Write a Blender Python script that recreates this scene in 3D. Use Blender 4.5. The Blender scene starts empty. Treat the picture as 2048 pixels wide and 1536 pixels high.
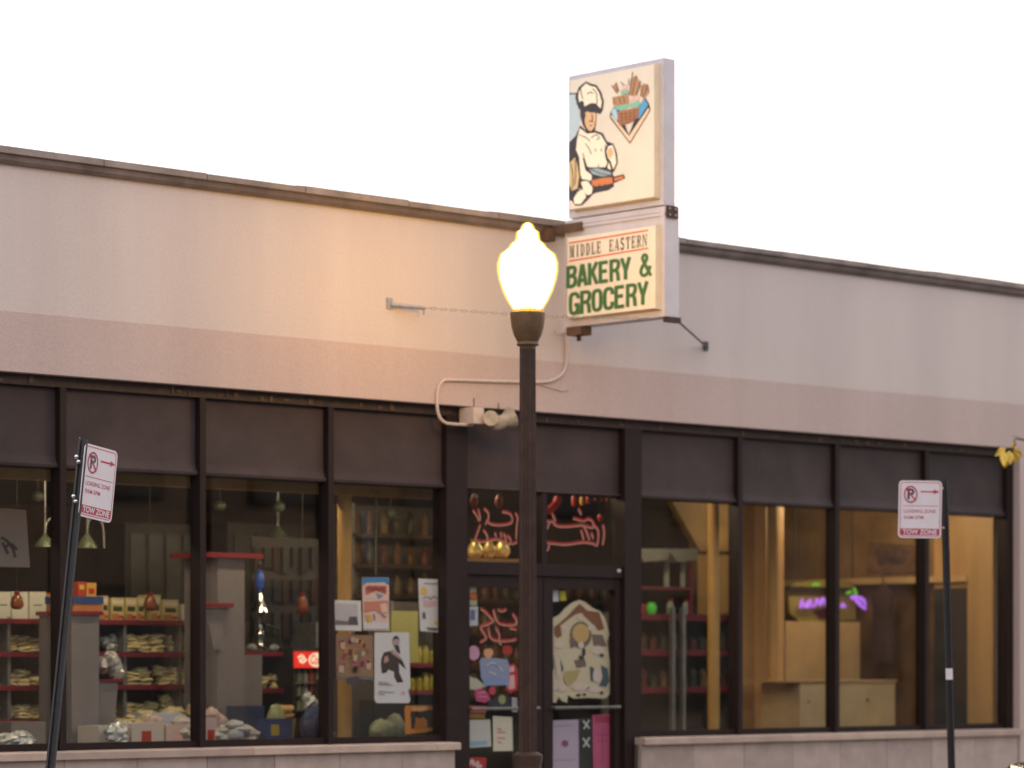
import bpy, math, random
from mathutils import Vector, Matrix
random.seed(7)
S = bpy.context.scene
COL = S.collection

# ------------------------------------------------------------------ camera
FPX = 6212.0                       # focal length in photo pixels (2048 wide)
CAM = Vector((-17.78, -18.95, 1.55))
FW = Vector((0.684, 0.7295, 0)).normalized()
RT = Vector((FW.y, -FW.x, 0))
cd = bpy.data.cameras.new('camera')
cam = bpy.data.objects.new('camera', cd); COL.objects.link(cam)
cam.location = CAM
cam.rotation_euler = (math.radians(90), 0, -math.atan2(FW.x, FW.y))
cd.sensor_width = 36.0
cd.lens = 36.0 * FPX / 2048
cd.shift_y = (1325 - 768) / 2048
cd.clip_start = 0.1; cd.clip_end = 3000
cd.dof.use_dof = True
cd.dof.focus_distance = 20.0
cd.dof.aperture_fstop = cd.lens / 1000 / 0.070
S.camera = cam

# ------------------------------------------------------------------ sky, sun, exposure
SUN_EL, SUN_AZ = math.radians(12), math.radians(70)
w = bpy.data.worlds.new('World'); S.world = w; w.use_nodes = True
nt = w.node_tree; nt.nodes.clear()
sky = nt.nodes.new('ShaderNodeTexSky'); sky.sky_type = 'NISHITA'; sky.sun_disc = False
sky.sun_elevation = SUN_EL; sky.sun_rotation = SUN_AZ; sky.dust_density = 4; sky.air_density = 1.2
mixn = nt.nodes.new('ShaderNodeMix'); mixn.data_type = 'RGBA'; mixn.inputs[0].default_value = 0.86
mixn.inputs[7].default_value = (11.8, 11.4, 11.6, 1)       # even overcast cloud over the clear sky
bg = nt.nodes.new('ShaderNodeBackground'); bg.inputs[1].default_value = 0.15
wo = nt.nodes.new('ShaderNodeOutputWorld')
nt.links.new(sky.outputs[0], mixn.inputs[6]); nt.links.new(mixn.outputs[2], bg.inputs[0]); nt.links.new(bg.outputs[0], wo.inputs[0])
sl = bpy.data.lights.new('sun', 'SUN'); sl.energy = 0.25; sl.angle = math.radians(25); sl.color = (1, .93, .88)
sun = bpy.data.objects.new('sun', sl); COL.objects.link(sun)
sd = Vector((math.sin(SUN_AZ) * math.cos(SUN_EL), math.cos(SUN_AZ) * math.cos(SUN_EL), math.sin(SUN_EL)))
sun.rotation_euler = (-sd).to_track_quat('-Z', 'Y').to_euler()
S.view_settings.view_transform = 'Standard'
S.view_settings.look = 'None'
S.view_settings.exposure = 0.12
S.view_settings.gamma = 1.0
S.view_settings.use_curve_mapping = False
S.render.engine = 'CYCLES'
S.cycles.max_bounces = 8; S.cycles.transparent_max_bounces = 16
S.cycles.caustics_reflective = False; S.cycles.caustics_refractive = False
S.cycles.sample_clamp_indirect = 4.0

# ------------------------------------------------------------------ measuring helpers
def ray(px, py):
    return FW + RT * ((px - 1024) / FPX) + Vector((0, 0, (1325 - py) / FPX))
def onY(px, py, Y):
    d = ray(px, py); return CAM + d * ((Y - CAM.y) / d.y)
def onX(px, py, X):
    d = ray(px, py); return CAM + d * ((X - CAM.x) / d.x)
def s2l(c):
    return tuple((x / 255 / 12.92) if x / 255 <= .04045 else ((x / 255 + .055) / 1.055) ** 2.4 for x in c)

# ------------------------------------------------------------------ materials
def mat(name, col, rough=.6, var=.15, scale=6, bump=0.0, bscale=60, metal=0.0, spec=.5, emit=None, es=0, streak=False, coat=0):
    m = bpy.data.materials.new(name); m.use_nodes = True
    t = m.node_tree; b = t.nodes['Principled BSDF']
    b.inputs['Roughness'].default_value = rough; b.inputs['Metallic'].default_value = metal
    b.inputs['Specular IOR Level'].default_value = spec
    if coat: b.inputs['Coat Weight'].default_value = coat; b.inputs['Coat Roughness'].default_value = .15
    tc = t.nodes.new('ShaderNodeTexCoord')
    if var > 0:
        src = tc.outputs['Object']
        if streak:
            mp = t.nodes.new('ShaderNodeMapping'); mp.inputs['Scale'].default_value = (1.0, 1.0, .18)
            t.links.new(src, mp.inputs[0]); src = mp.outputs[0]
        n = t.nodes.new('ShaderNodeTexNoise'); n.inputs['Scale'].default_value = scale; n.inputs['Detail'].default_value = 6; n.inputs['Roughness'].default_value = .6
        t.links.new(src, n.inputs['Vector'])
        r = t.nodes.new('ShaderNodeMapRange'); r.inputs[1].default_value = .3; r.inputs[2].default_value = .7
        r.inputs[3].default_value = 1 - var; r.inputs[4].default_value = 1 + var
        t.links.new(n.outputs['Fac'], r.inputs[0])
        mx = t.nodes.new('ShaderNodeVectorMath'); mx.operation = 'SCALE'; mx.inputs[0].default_value = col
        t.links.new(r.outputs[0], mx.inputs['Scale']); t.links.new(mx.outputs[0], b.inputs['Base Color'])
    else:
        b.inputs['Base Color'].default_value = (*col, 1)
    if bump > 0:
        n2 = t.nodes.new('ShaderNodeTexNoise'); n2.inputs['Scale'].default_value = bscale; n2.inputs['Detail'].default_value = 4
        t.links.new(tc.outputs['Object'], n2.inputs['Vector'])
        bp = t.nodes.new('ShaderNodeBump'); bp.inputs['Strength'].default_value = bump; bp.inputs['Distance'].default_value = .01
        t.links.new(n2.outputs['Fac'], bp.inputs['Height']); t.links.new(bp.outputs[0], b.inputs['Normal'])
    if emit:
        b.inputs['Emission Color'].default_value = (*emit, 1); b.inputs['Emission Strength'].default_value = es
    return m
_cm = {}
def cm(r, g, b, rough=.5):
    k = (r, g, b, rough)
    if k not in _cm: _cm[k] = mat('print_%d_%d_%d' % (r, g, b), s2l((r, g, b)), rough, .06, 40)
    return _cm[k]
def glass_mat(name, tint=(.90, .92, .9), f0=.04):
    m = bpy.data.materials.new(name); m.use_nodes = True
    t = m.node_tree; t.nodes.clear()
    o = t.nodes.new('ShaderNodeOutputMaterial'); tr = t.nodes.new('ShaderNodeBsdfTransparent'); tr.inputs[0].default_value = (*tint, 1)
    gl = t.nodes.new('ShaderNodeBsdfGlossy'); gl.inputs['Roughness'].default_value = .01
    lw = t.nodes.new('ShaderNodeLayerWeight'); lw.inputs[0].default_value = .5
    p = t.nodes.new('ShaderNodeMath'); p.operation = 'POWER'; p.inputs[1].default_value = 5
    ma = t.nodes.new('ShaderNodeMath'); ma.operation = 'MULTIPLY_ADD'; ma.inputs[1].default_value = .96; ma.inputs[2].default_value = f0
    mx = t.nodes.new('ShaderNodeMixShader')
    t.links.new(lw.outputs['Facing'], p.inputs[0]); t.links.new(p.outputs[0], ma.inputs[0]); t.links.new(ma.outputs[0], mx.inputs[0])
    t.links.new(tr.outputs[0], mx.inputs[1]); t.links.new(gl.outputs[0], mx.inputs[2]); t.links.new(mx.outputs[0], o.inputs[0])
    return m
def stucco_mat(name, col):
    m = mat(name, col,   .92, .06, 1.4, .35, 90, streak=True, spec=.25)
    t = m.node_tree; b = t.nodes['Principled BSDF']           # finer mottling over the broad weathering
    tc = [n for n in t.nodes if n.type == 'TEX_COORD'][0]
    src = b.inputs['Base Color'].links[0].from_socket
    n = t.nodes.new('ShaderNodeTexNoise'); n.inputs['Scale'].default_value = 45; n.inputs['Detail'].default_value = 3
    r = t.nodes.new('ShaderNodeMapRange'); r.inputs[1].default_value = .3; r.inputs[2].default_value = .7; r.inputs[3].default_value = .955; r.inputs[4].default_value = 1.045
    s = t.nodes.new('ShaderNodeVectorMath'); s.operation = 'SCALE'
    t.links.new(tc.outputs['Object'], n.inputs['Vector']); t.links.new(n.outputs['Fac'], r.inputs[0])
    t.links.new(src, s.inputs[0]); t.links.new(r.outputs[0], s.inputs['Scale'])
    # rain streaks running down from the coping, and grime along the foot of the band
    sep = t.nodes.new('ShaderNodeSeparateXYZ'); t.links.new(tc.outputs['Object'], sep.inputs[0])
    mp = t.nodes.new('ShaderNodeMapping'); mp.inputs['Scale'].default_value = (7, 1, .35); t.links.new(tc.outputs['Object'], mp.inputs[0])
    n3 = t.nodes.new('ShaderNodeTexNoise'); n3.inputs['Scale'].default_value = 1.0; n3.inputs['Detail'].default_value = 5; t.links.new(mp.outputs[0], n3.inputs['Vector'])
    a1 = t.nodes.new('ShaderNodeMapRange'); a1.inputs[1].default_value = .48; a1.inputs[2].default_value = .75; t.links.new(n3.outputs['Fac'], a1.inputs[0])
    a2 = t.nodes.new('ShaderNodeMapRange'); a2.inputs[1].default_value = 4.35; a2.inputs[2].default_value = 5.2; t.links.new(sep.outputs['Z'], a2.inputs[0])
    a3 = t.nodes.new('ShaderNodeMath'); a3.operation = 'MULTIPLY'; t.links.new(a1.outputs[0], a3.inputs[0]); t.links.new(a2.outputs[0], a3.inputs[1])
    a4 = t.nodes.new('ShaderNodeMapRange'); a4.inputs[3].default_value = 1.0; a4.inputs[4].default_value = .97; t.links.new(a3.outputs[0], a4.inputs[0])
    s2 = t.nodes.new('ShaderNodeVectorMath'); s2.operation = 'SCALE'; t.links.new(s.outputs[0], s2.inputs[0]); t.links.new(a4.outputs[0], s2.inputs['Scale'])
    t.links.new(s2.outputs[0], b.inputs['Base Color'])
    return m
M = {}
M['stucco'] = stucco_mat('upper_stucco', (.53, .455, .432))
M['band'] = stucco_mat('lower_stucco', (.46, .36, .335))
M['coping'] = mat('weathered_coping', (.23, .19, .175), .9, .35, 3.5, .5, 40)
M['copdark'] = mat('coping_moulding', (.14, .105, .095), .9, .4, 3.5, .4, 40)
M['brown'] = mat('brown_metal', (.016, .0085, .008), .6, .15, 6, .05, 30, spec=.2)
M['header'] = mat('rusty_header', (.03, .016, .012), .7, .55, 12, .3, 30)
M['blind'] = mat('brown_canvas', (.042, .029, .029), .75, .24, 2.6, .25, 25, spec=.3)
M['sill'] = mat('pink_stone_sill', (.37, .28, .235), .8, .14, 5, .3, 60)
M['tile'] = mat('pink_stone_tile', (.335, .262, .235), .75, .16, 5, .2, 60)
M['glass'] = glass_mat('window_glass', f0=.034)
def dusty(m):
    t = m.node_tree; o = [n for n in t.nodes if n.type == 'OUTPUT_MATERIAL'][0]; src = o.inputs[0].links[0].from_socket
    tc = t.nodes.new('ShaderNodeTexCoord'); n = t.nodes.new('ShaderNodeTexNoise'); n.inputs['Scale'].default_value = 2.2; n.inputs['Detail'].default_value = 6
    r = t.nodes.new('ShaderNodeMapRange'); r.inputs[1].default_value = .35; r.inputs[2].default_value = .75; r.inputs[3].default_value = .002; r.inputs[4].default_value = .015
    d = t.nodes.new('ShaderNodeBsdfDiffuse'); d.inputs[0].default_value = (.45, .38, .32, 1); mx = t.nodes.new('ShaderNodeMixShader')
    t.links.new(tc.outputs['Object'], n.inputs['Vector']); t.links.new(n.outputs['Fac'], r.inputs[0]); t.links.new(r.outputs[0], mx.inputs[0])
    t.links.new(src, mx.inputs[1]); t.links.new(d.outputs[0], mx.inputs[2]); t.links.new(mx.outputs[0], o.inputs[0])
dusty(M['glass'])
def vary(m, amt):
    t = m.node_tree; b = t.nodes['Principled BSDF']; src = b.inputs['Base Color'].links[0].from_socket
    oi = t.nodes.new('ShaderNodeObjectInfo'); r = t.nodes.new('ShaderNodeMapRange'); r.inputs[3].default_value = 1-amt; r.inputs[4].default_value = 1+amt
    s = t.nodes.new('ShaderNodeVectorMath'); s.operation = 'SCALE'
    t.links.new(oi.outputs['Random'], r.inputs[0]); t.links.new(src, s.inputs[0]); t.links.new(r.outputs[0], s.inputs['Scale']); t.links.new(s.outputs[0], b.inputs['Base Color'])
for k_ in ('blind', 'tile', 'sill', 'coping'): vary(M[k_], .13)
M['intwall'] = mat('dark_panelling', (.05, .026, .014), .7, .35, 1.4)
M['ceil'] = mat('shop_ceiling', (.07, .05, .03), .9, .25, 2)
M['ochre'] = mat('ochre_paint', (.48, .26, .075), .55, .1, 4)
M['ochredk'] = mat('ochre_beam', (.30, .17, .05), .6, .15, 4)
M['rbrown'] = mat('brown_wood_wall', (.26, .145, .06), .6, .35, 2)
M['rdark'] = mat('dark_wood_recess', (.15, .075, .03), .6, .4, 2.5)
M['flood'] = mat('aged_lamp_metal', (.27, .235, .20), .5, .3, 14)
M['tan'] = mat('tan_wood', (.55, .31, .125), .5, .2, 3, streak=True)
M['tanl'] = mat('light_wood', (.60, .38, .18), .5, .15, 3)
M['floor'] = mat('shop_floor', (.12, .09, .07), .4, .2, 3)
M['white'] = mat('white_laminate', (.20, .18, .195), .5, .07, 5)
M['grey'] = mat('grey_panel', (.075, .066, .06), .6, .15, 5)
M['red'] = mat('red_trim', (.20, .012, .03), .4, .1, 10)
M['dark'] = mat('dark_board', (.022, .018, .018), .6, .2, 5)
M['bread'] = mat('flat_bread', (.82, .68, .36), .45, .22, 14, .3, 40, coat=.6)
M['bun'] = mat('golden_bread', (.55, .33, .12), .45, .25, 14, .3, 40, coat=.6)
M['foil'] = mat('clear_bag', (.55, .55, .56), .18, .35, 22, .9, 30, metal=.35)
M['amber'] = mat('amber_glass', (.20, .045, .012), .15, .15, 10)
M['chrome'] = mat('chrome', (.6, .6, .62), .15, .1, 10, metal=1)
M['blue'] = mat('blue_glass', (.03, .10, .55), .15, .1, 10)
M['steel'] = mat('galvanised_steel', (.33, .32, .33), .45, .2, 20, metal=.7)
M['pushbar'] = mat('worn_push_bar', (.12, .11, .10), .5, .3, 20, metal=.4)
M['pole'] = mat('painted_iron', (.05, .027, .020), .55, .25, 12, .2, 40, spec=.25)
M['post'] = mat('dark_post', (.03, .027, .028), .5, .3, 20, .2, 60)
M['lampwhite'] = mat('cream_enamel', (.40, .40, .35), .4, .1, 10)
M['greenish'] = mat('pale_green_shade', (.085, .105, .07), .4, .1, 10)
M['signmetal'] = mat('white_aluminium', (.50, .47, .51), .5, .08, 5)
M['pan'] = mat('cream_acrylic', (.76, .68, .55), .35, .06, 3)
M['fitter'] = mat('glare_fitter', (.12, .068, .034), .5, .25, 14, .2, 40, spec=.3)  # lamp glare on the fitter put into its brown base colour
M['panshade'] = mat('shaded_pan_edge', (.64, .53, .38), .5, .08, 6)  # same cream acrylic as the face, with the slopes' shade put into the colour
M['wood'] = mat('brown_timber', (.10, .055, .03), .8, .3, 10)
M['conduit'] = mat('painted_conduit', (.50, .41, .36), .5, .1, 10)
M['brick'] = mat('buff_brick_wall', (.26, .17, .12), .9, .35, 9)
M['asphalt'] = mat('asphalt', (.05, .05, .052), .9, .25, 5, .4, 80)
M['concrete'] = mat('concrete', (.34, .32, .30), .9, .15, 3, .3, 60)
M['paint'] = mat('road_paint', (.7, .65, .3), .8, .2, 8)
M['bark'] = mat('bark', (.09, .065, .05), .9, .3, 14, .6, 30)
M['leafy'] = mat('yellow_leaf', (.55, .36, .04), .6, .3, 20)
M['leafg'] = mat('olive_leaf', (.24, .22, .04), .6, .3, 20)
M['carpaint'] = mat('black_car_paint', (.012, .012, .015), .2, .05, 5, coat=1)
M['carglass'] = mat('tinted_car_glass', (.01, .012, .014), .05, .0)
M['rubber'] = mat('tyre_rubber', (.02, .02, .02), .8, .1, 10)
M['gcast'] = glass_mat('case_glass', (.9, .95, .92))
GLOBE = bpy.data.materials.new('glowing_globe'); GLOBE.use_nodes = True
gb = GLOBE.node_tree.nodes['Principled BSDF']
gb.inputs['Base Color'].default_value = (.8, .75, .6, 1); gb.inputs['Emission Color'].default_value = (1, .51, .07, 1); gb.inputs['Emission Strength'].default_value = 88
SHELLG = bpy.data.materials.new('bloom_shell'); SHELLG.use_nodes = True  # amber emitting shell added around the globe as its bloom rim
t_ = SHELLG.node_tree; t_.nodes.clear()
o_ = t_.nodes.new('ShaderNodeOutputMaterial'); a_ = t_.nodes.new('ShaderNodeMixShader'); a_.inputs[0].default_value = .5
e_ = t_.nodes.new('ShaderNodeEmission'); e_.inputs[0].default_value = (1, .74, .18, 1); e_.inputs[1].default_value = 1.35
r_ = t_.nodes.new('ShaderNodeBsdfTransparent')
t_.links.new(r_.outputs[0], a_.inputs[1]); t_.links.new(e_.outputs[0], a_.inputs[2]); t_.links.new(a_.outputs[0], o_.inputs[0])
M['tube'] = mat('fill_tube', (.8, .8, .7), .5, 0, emit=(1, .78, .48), es=105)
M['neon'] = mat('purple_neon', (.3, .1, .5), .4, 0, emit=(.50, .18, .95), es=.95)
M['neong'] = mat('green_neon', (.1, .3, .05), .4, 0, emit=(.16, .55, .03), es=.8)
M['litred'] = mat('backlit_red', (.6, .03, .02), .4, 0, emit=(.9, .03, .015), es=.75)
M['litwhite'] = mat('backlit_white', (.8, .7, .6), .4, 0, emit=(1, .8, .55), es=.75)
M['caselit'] = mat('lit_case_back', (.4, .4, .34), .6, .2, 6)

# ------------------------------------------------------------------ mesh builder
class MB:
    def __init__(s): s.v = []; s.f = []
    def box(s, x0, x1, y0, y1, z0, z1):
        return s.hexa([(x0,y0,z0),(x1,y0,z0),(x1,y1,z0),(x0,y1,z0),(x0,y0,z1),(x1,y0,z1),(x1,y1,z1),(x0,y1,z1)])
    def hexa(s, p):
        n = len(s.v); s.v += [tuple(q) for q in p]
        for q in ((0,3,2,1),(4,5,6,7),(0,1,5,4),(1,2,6,5),(2,3,7,6),(3,0,4,7)): s.f.append(tuple(n+i for i in q))
        return s
    def prism(s, pts, off):
        off = Vector(off); n = len(s.v); k = len(pts)
        s.v += [tuple(Vector(p)) for p in pts] + [tuple(Vector(p) + off) for p in pts]
        s.f.append(tuple(range(n + k - 1, n - 1, -1))); s.f.append(tuple(range(n + k, n + 2 * k)))
        for i in range(k):
            j = (i + 1) % k; s.f.append((n + i, n + j, n + k + j, n + k + i))
        return s
    def tube(s, pts, r, seg=8, r2=None):
        pts = [Vector(p) for p in pts]; n0 = len(s.v); k = len(pts); prev = None
        for i, p in enumerate(pts):
            d = (pts[min(i+1, k-1)] - pts[max(i-1, 0)]).normalized()
            if prev is None:
                a = d.orthogonal().normalized()
            else:
                a = (prev - d * prev.dot(d)).normalized()
            prev = a; b = d.cross(a)
            rr = r if r2 is None else r + (r2 - r) * i / max(1, k - 1)
            for q in range(seg):
                an = 2 * math.pi * q / seg; s.v.append(tuple(p + (a * math.cos(an) + b * math.sin(an)) * rr))
        for i in range(k - 1):
            for q in range(seg):
                q2 = (q + 1) % seg
                s.f.append((n0+i*seg+q, n0+i*seg+q2, n0+(i+1)*seg+q2, n0+(i+1)*seg+q))
        s.f.append(tuple(n0 + q for q in range(seg - 1, -1, -1))); s.f.append(tuple(n0 + (k-1)*seg + q for q in range(seg)))
        return s
    def lathe(s, prof, c, seg=24, flute=0, sx=1, sy=1):
        n0 = len(s.v); k = len(prof)
        for (r, z) in prof:
            for q in range(seg):
                an = 2 * math.pi * q / seg
                rr = r * (1 - (flute if q % 2 else 0))
                s.v.append((c[0] + sx * rr * math.cos(an), c[1] + sy * rr * math.sin(an), c[2] + z))
        for i in range(k - 1):
            for q in range(seg):
                q2 = (q + 1) % seg
                s.f.append((n0+i*seg+q, n0+i*seg+q2, n0+(i+1)*seg+q2, n0+(i+1)*seg+q))
        s.f.append(tuple(n0 + q for q in range(seg - 1, -1, -1))); s.f.append(tuple(n0 + (k-1)*seg + q for q in range(seg)))
        return s
    def blob(s, c, rx, ry, rz, seg=10, rings=6, jit=0):
        pr = [(math.sin(math.pi * i / rings), -math.cos(math.pi * i / rings)) for i in range(rings + 1)]
        n0 = len(s.v)
        for (r, z) in pr:
            r = max(r, .02)
            for q in range(seg):
                an = 2 * math.pi * q / seg; j = 1 + random.uniform(-jit, jit)
                s.v.append((c[0] + rx*r*j*math.cos(an), c[1] + ry*r*j*math.sin(an), c[2] + rz*z*(1 + random.uniform(-jit, jit))))
        for i in range(rings):
            for q in range(seg):
                q2 = (q+1) % seg; s.f.append((n0+i*seg+q, n0+i*seg+q2, n0+(i+1)*seg+q2, n0+(i+1)*seg+q))
        return s
    def build(s, name, m, parent=None, smooth=False):
        me = bpy.data.meshes.new(name)
        if parent is not None: org = ORG[parent]
        else:
            xs = [p[0] for p in s.v]; ys = [p[1] for p in s.v]; zs = [p[2] for p in s.v]
            org = Vector(((min(xs)+max(xs))/2, (min(ys)+max(ys))/2, min(zs)))
        me.from_pydata([(p[0]-org.x, p[1]-org.y, p[2]-org.z) for p in s.v], [], s.f)
        me.validate(); me.update()
        me.materials.append(m)
        if smooth:
            me.polygons.foreach_set('use_smooth', [True] * len(me.polygons)); me.set_sharp_from_angle(angle=math.radians(40))
        o = bpy.data.objects.new(name, me); COL.objects.link(o); ORG[o] = org
        if parent is not None: o.parent = parent
        else: o.location = org
        return o
ORG = {}
def tag(o, label=None, cat=None, group=None, kind=None):
    if label: o['label'] = label
    if cat: o['category'] = cat
    if group: o['group'] = group
    if kind: o['kind'] = kind
    return o
def thing(name, loc, label, cat, group=None):
    o = bpy.data.objects.new(name, None); COL.objects.link(o); o.empty_display_size = .1
    o.location = loc; ORG[o] = Vector(loc)
    return tag(o, label, cat, group)
def dup(root, loc=None, label=None, group=None):
    r = root.copy(); COL.objects.link(r)
    if loc is not None: r.location = loc
    if label: r['label'] = label
    if group: r['group'] = group
    for ch in list(root.children):
        c = ch.copy(); COL.objects.link(c); c.parent = r
        for g in list(ch.children):
            d = g.copy(); COL.objects.link(d); d.parent = c
    return r
def twod(text, bold=0.0):
    cu = bpy.data.curves.new('t', 'FONT'); cu.body = text; cu.offset = bold; cu.resolution_u = 3
    ob = bpy.data.objects.new('t', cu); COL.objects.link(ob)
    bpy.context.view_layer.update()
    me = bpy.data.meshes.new_from_object(ob.evaluated_get(bpy.context.evaluated_depsgraph_get()))
    vs = [(v.co.x, v.co.y) for v in me.vertices]; fs = [tuple(p.vertices) for p in me.polygons]
    bpy.data.objects.remove(ob); bpy.data.meshes.remove(me); bpy.data.curves.remove(cu)
    xs = [a for a, b in vs]; ys = [b for a, b in vs]
    x0, x1, y0, y1 = min(xs), max(xs), min(ys), max(ys)
    return [((a-x0)/(x1-x0), (b-y0)/(y1-y0)) for a, b in vs], fs
def put2d(mb, vf, bl, br, tl):
    vs, fs = vf; n = len(mb.v); bl, br, tl = Vector(bl), Vector(br), Vector(tl)
    for a, b in vs: mb.v.append(tuple(bl + (br-bl)*a + (tl-bl)*b))
    mb.f += [tuple(n+i for i in f) for f in fs]
def ribbon(pts, wd):
    """2-D polyline -> outline polygon"""
    L = []; R = []; k = len(pts)
    for i, p in enumerate(pts):
        a = pts[max(i-1, 0)]; b = pts[min(i+1, k-1)]
        dx, dy = b[0]-a[0], b[1]-a[1]; l = math.hypot(dx, dy) or 1
        nx, ny = -dy/l*wd/2, dx/l*wd/2
        L.append((p[0]+nx, p[1]+ny)); R.append((p[0]-nx, p[1]-ny))
    return L, R
def smoothline(pts, n=4):
    out = []
    k = len(pts)
    for i in range(k - 1):
        p0 = pts[max(i-1, 0)]; p1 = pts[i]; p2 = pts[i+1]; p3 = pts[min(i+2, k-1)]
        for q in range(n):
            t = q / n
            out.append(tuple(.5*((2*p1[c]) + (-p0[c]+p2[c])*t + (2*p0[c]-5*p1[c]+4*p2[c]-p3[c])*t*t + (-p0[c]+3*p1[c]-3*p2[c]+p3[c])*t**3) for c in range(len(p1))))
    out.append(pts[-1]); return out
def strokes(mb, polylines, wd, P, sm=True):
    for pl in polylines:
        L, R = ribbon(smoothline(pl) if sm and len(pl) > 2 else pl, wd)
        n = len(mb.v); k = len(L)
        mb.v += [tuple(P(*p)) for p in L] + [tuple(P(*p)) for p in R]
        for i in range(k-1): mb.f.append((n+i, n+i+1, n+k+i+1, n+k+i))
    return mb

# ------------------------------------------------------------------ ground
def st(name, mb, m): return tag(mb.build(name, m), kind='structure')
st('ground', MB().box(-400, 400, -400, 400, -.6, -.25), M['concrete'])
st('road', MB().box(-120, 120, -16.6, -3.55, -.25, -.12), M['asphalt'])
st('kerb', MB().box(-120, 120, -3.55, -3.37, -.25, .0), M['concrete'])
sw = st('sidewalk', MB().box(-120, 120, -3.37, -.06, -.25, -.02), M['concrete'])
for i in range(26):
    MB().box(-20 + i*1.6, -18.415 + i*1.6, -3.36, -.08, -.02, .0).build('paving_slab', M['concrete'], sw)
st('far_kerb', MB().box(-120, 120, -16.78, -16.6, -.25, .0), M['concrete'])
st('far_sidewalk', MB().box(-120, 120, -21.9, -16.78, -.25, -.004), M['concrete'])
cl = MB()
for i in range(30): cl.box(-60 + i*4, -58 + i*4, -10.15, -10.03, -.12, -.116)
st('road_marking', cl, M['paint'])

# ------------------------------------------------------------------ shop building
X0, X1 = -8.5, 7.9
shop = thing('shop_building', (0, 0, 0), 'long single storey stucco shop with brown framed windows and flat parapet', 'building')
MB().box(X0, X1, 0.0, .30, 4.10, 5.20).build('parapet_wall', M['stucco'], shop)
MB().box(X0, X1, -.006, .30, 3.665, 4.10).build('stucco_band', M['band'], shop)
MB().box(6.86, X1, -.004, .30, 0, 3.665).build('end_pier', M['band'], shop)
# building shell
MB().box(X0, X1, 9.0, 9.25, 0, 5.1).build('back_wall', M['intwall'], shop)
MB().box(X0, X0+.2, .30, 9.0, 0, 5.1).build('side_wall', M['intwall'], shop)
MB().box(X1-.2, X1, .30, 9.0, 0, 5.1).build('side_wall', M['intwall'], shop)
MB().box(X0+.2, X1-.2, .30, 9.0, 4.6, 4.75).build('roof', M['copdark'], shop)
MB().box(X0+.2, X1-.2, .30, 9.0, 3.25, 3.33).build('ceiling', M['ceil'], shop)
MB().box(X0+.2, X1-.2, .02, 9.0, -.05, .06).build('shop_floor', M['floor'], shop)
# coping
x = X0; k = 0
while x < X1 - .05:
    L = min(random.uniform(.95, 1.25), X1 - x)
    dz = random.uniform(-.006, .006)
    c = MB()
    c.prism([(x+.004, -.075, 5.235), (x+.004, -.075, 5.285+dz), (x+.004, .05, 5.305+dz), (x+.004, .34, 5.305+dz), (x+.004, .34, 5.235)][::-1], (L-.008, 0, 0))
    c.build('coping_stone', M['coping'], shop)
    x += L; k += 1
MB().prism([(X0, -.03, 5.165), (X0, -.05, 5.19), (X0, -.05, 5.235), (X0, .3, 5.235), (X0, .3, 5.20), (X0, 0, 5.20), (X0, 0, 5.165)][::-1], (X1-X0, 0, 0)).build('coping_moulding', M['copdark'], shop)
# frames
GY = .155                                         # glass plane
LM = [-7.04, -5.77, -4.49, -3.195, -1.915]       # mullion centres left of the door
RM = [2.885, 4.215, 5.525]
SB, STP = .90, 3.0
MB().box(X0, 6.86, .085, .30, 3.585, 3.665).build('header_channel', M['header'], shop)
hb = MB()
for i in range(46):
    xx = random.uniform(X0, 6.7); hb.box(xx, xx+random.uniform(.008, .06), .078, .0845, 3.59+random.uniform(0, .02), 3.615+random.uniform(.0, .04))
tag(hb.build('rust_patches', mat('rust_flake', (.10, .055, .03), .8, .4, 20), shop), kind='stuff')
def bay(x0, x1, name_i):
    """one window bay: frame, pane, canvas panel"""
    fr = MB()
    fr.box(x0+.028, x1-.028, .11, .20, SB, SB+.05)
    f = fr.build('window_frame', M['brown'], shop)
    MB().box(x0+.03, x1-.03, GY, GY+.006, SB+.05, STP-.02).build('pane', M['glass'], f)
    pts = [(x0+.03, .20, 3.585), (x0+.03, .135, 3.585), (x0+.03, .135, 3.09), (x0+.03, .118, 3.03), (x0+.03, .095, 3.012), (x0+.03, .10, 2.992), (x0+.03, .20, 2.98)]
    MB().prism(pts, (x1-x0-.06, 0, 0)).build('canvas_panel', M['blind'], shop, True)
edges = [X0] + LM + [-.65]
for a, b in zip(edges, edges[1:]): bay(a, b, 0)
edges = [1.59] + RM + [6.79]
for a, b in zip(edges, edges[1:]): bay(a, b, 0)
for xm in LM + RM:
    MB().box(xm-.028, xm+.028, .075, .20, SB, 3.585).build('mullion', M['brown'], shop)
MB().box(6.76, 6.86, .075, .20, SB-.01, 3.585).build('mullion', M['brown'], shop)
for (a, b) in ((-.685, -.45), (1.40, 1.605)):
    MB().box(a, b, .07, .24, 0, 3.585).build('door_jamb', M['brown'], shop)
pts = [(-.45, .22, 3.585), (-.45, .15, 3.585), (-.45, .15, 3.02), (-.45, .12, 3.0), (-.45, .22, 2.985)]
MB().prism(pts, (1.85, 0, 0)).build('canvas_panel', M['blind'], shop, True)
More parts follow.
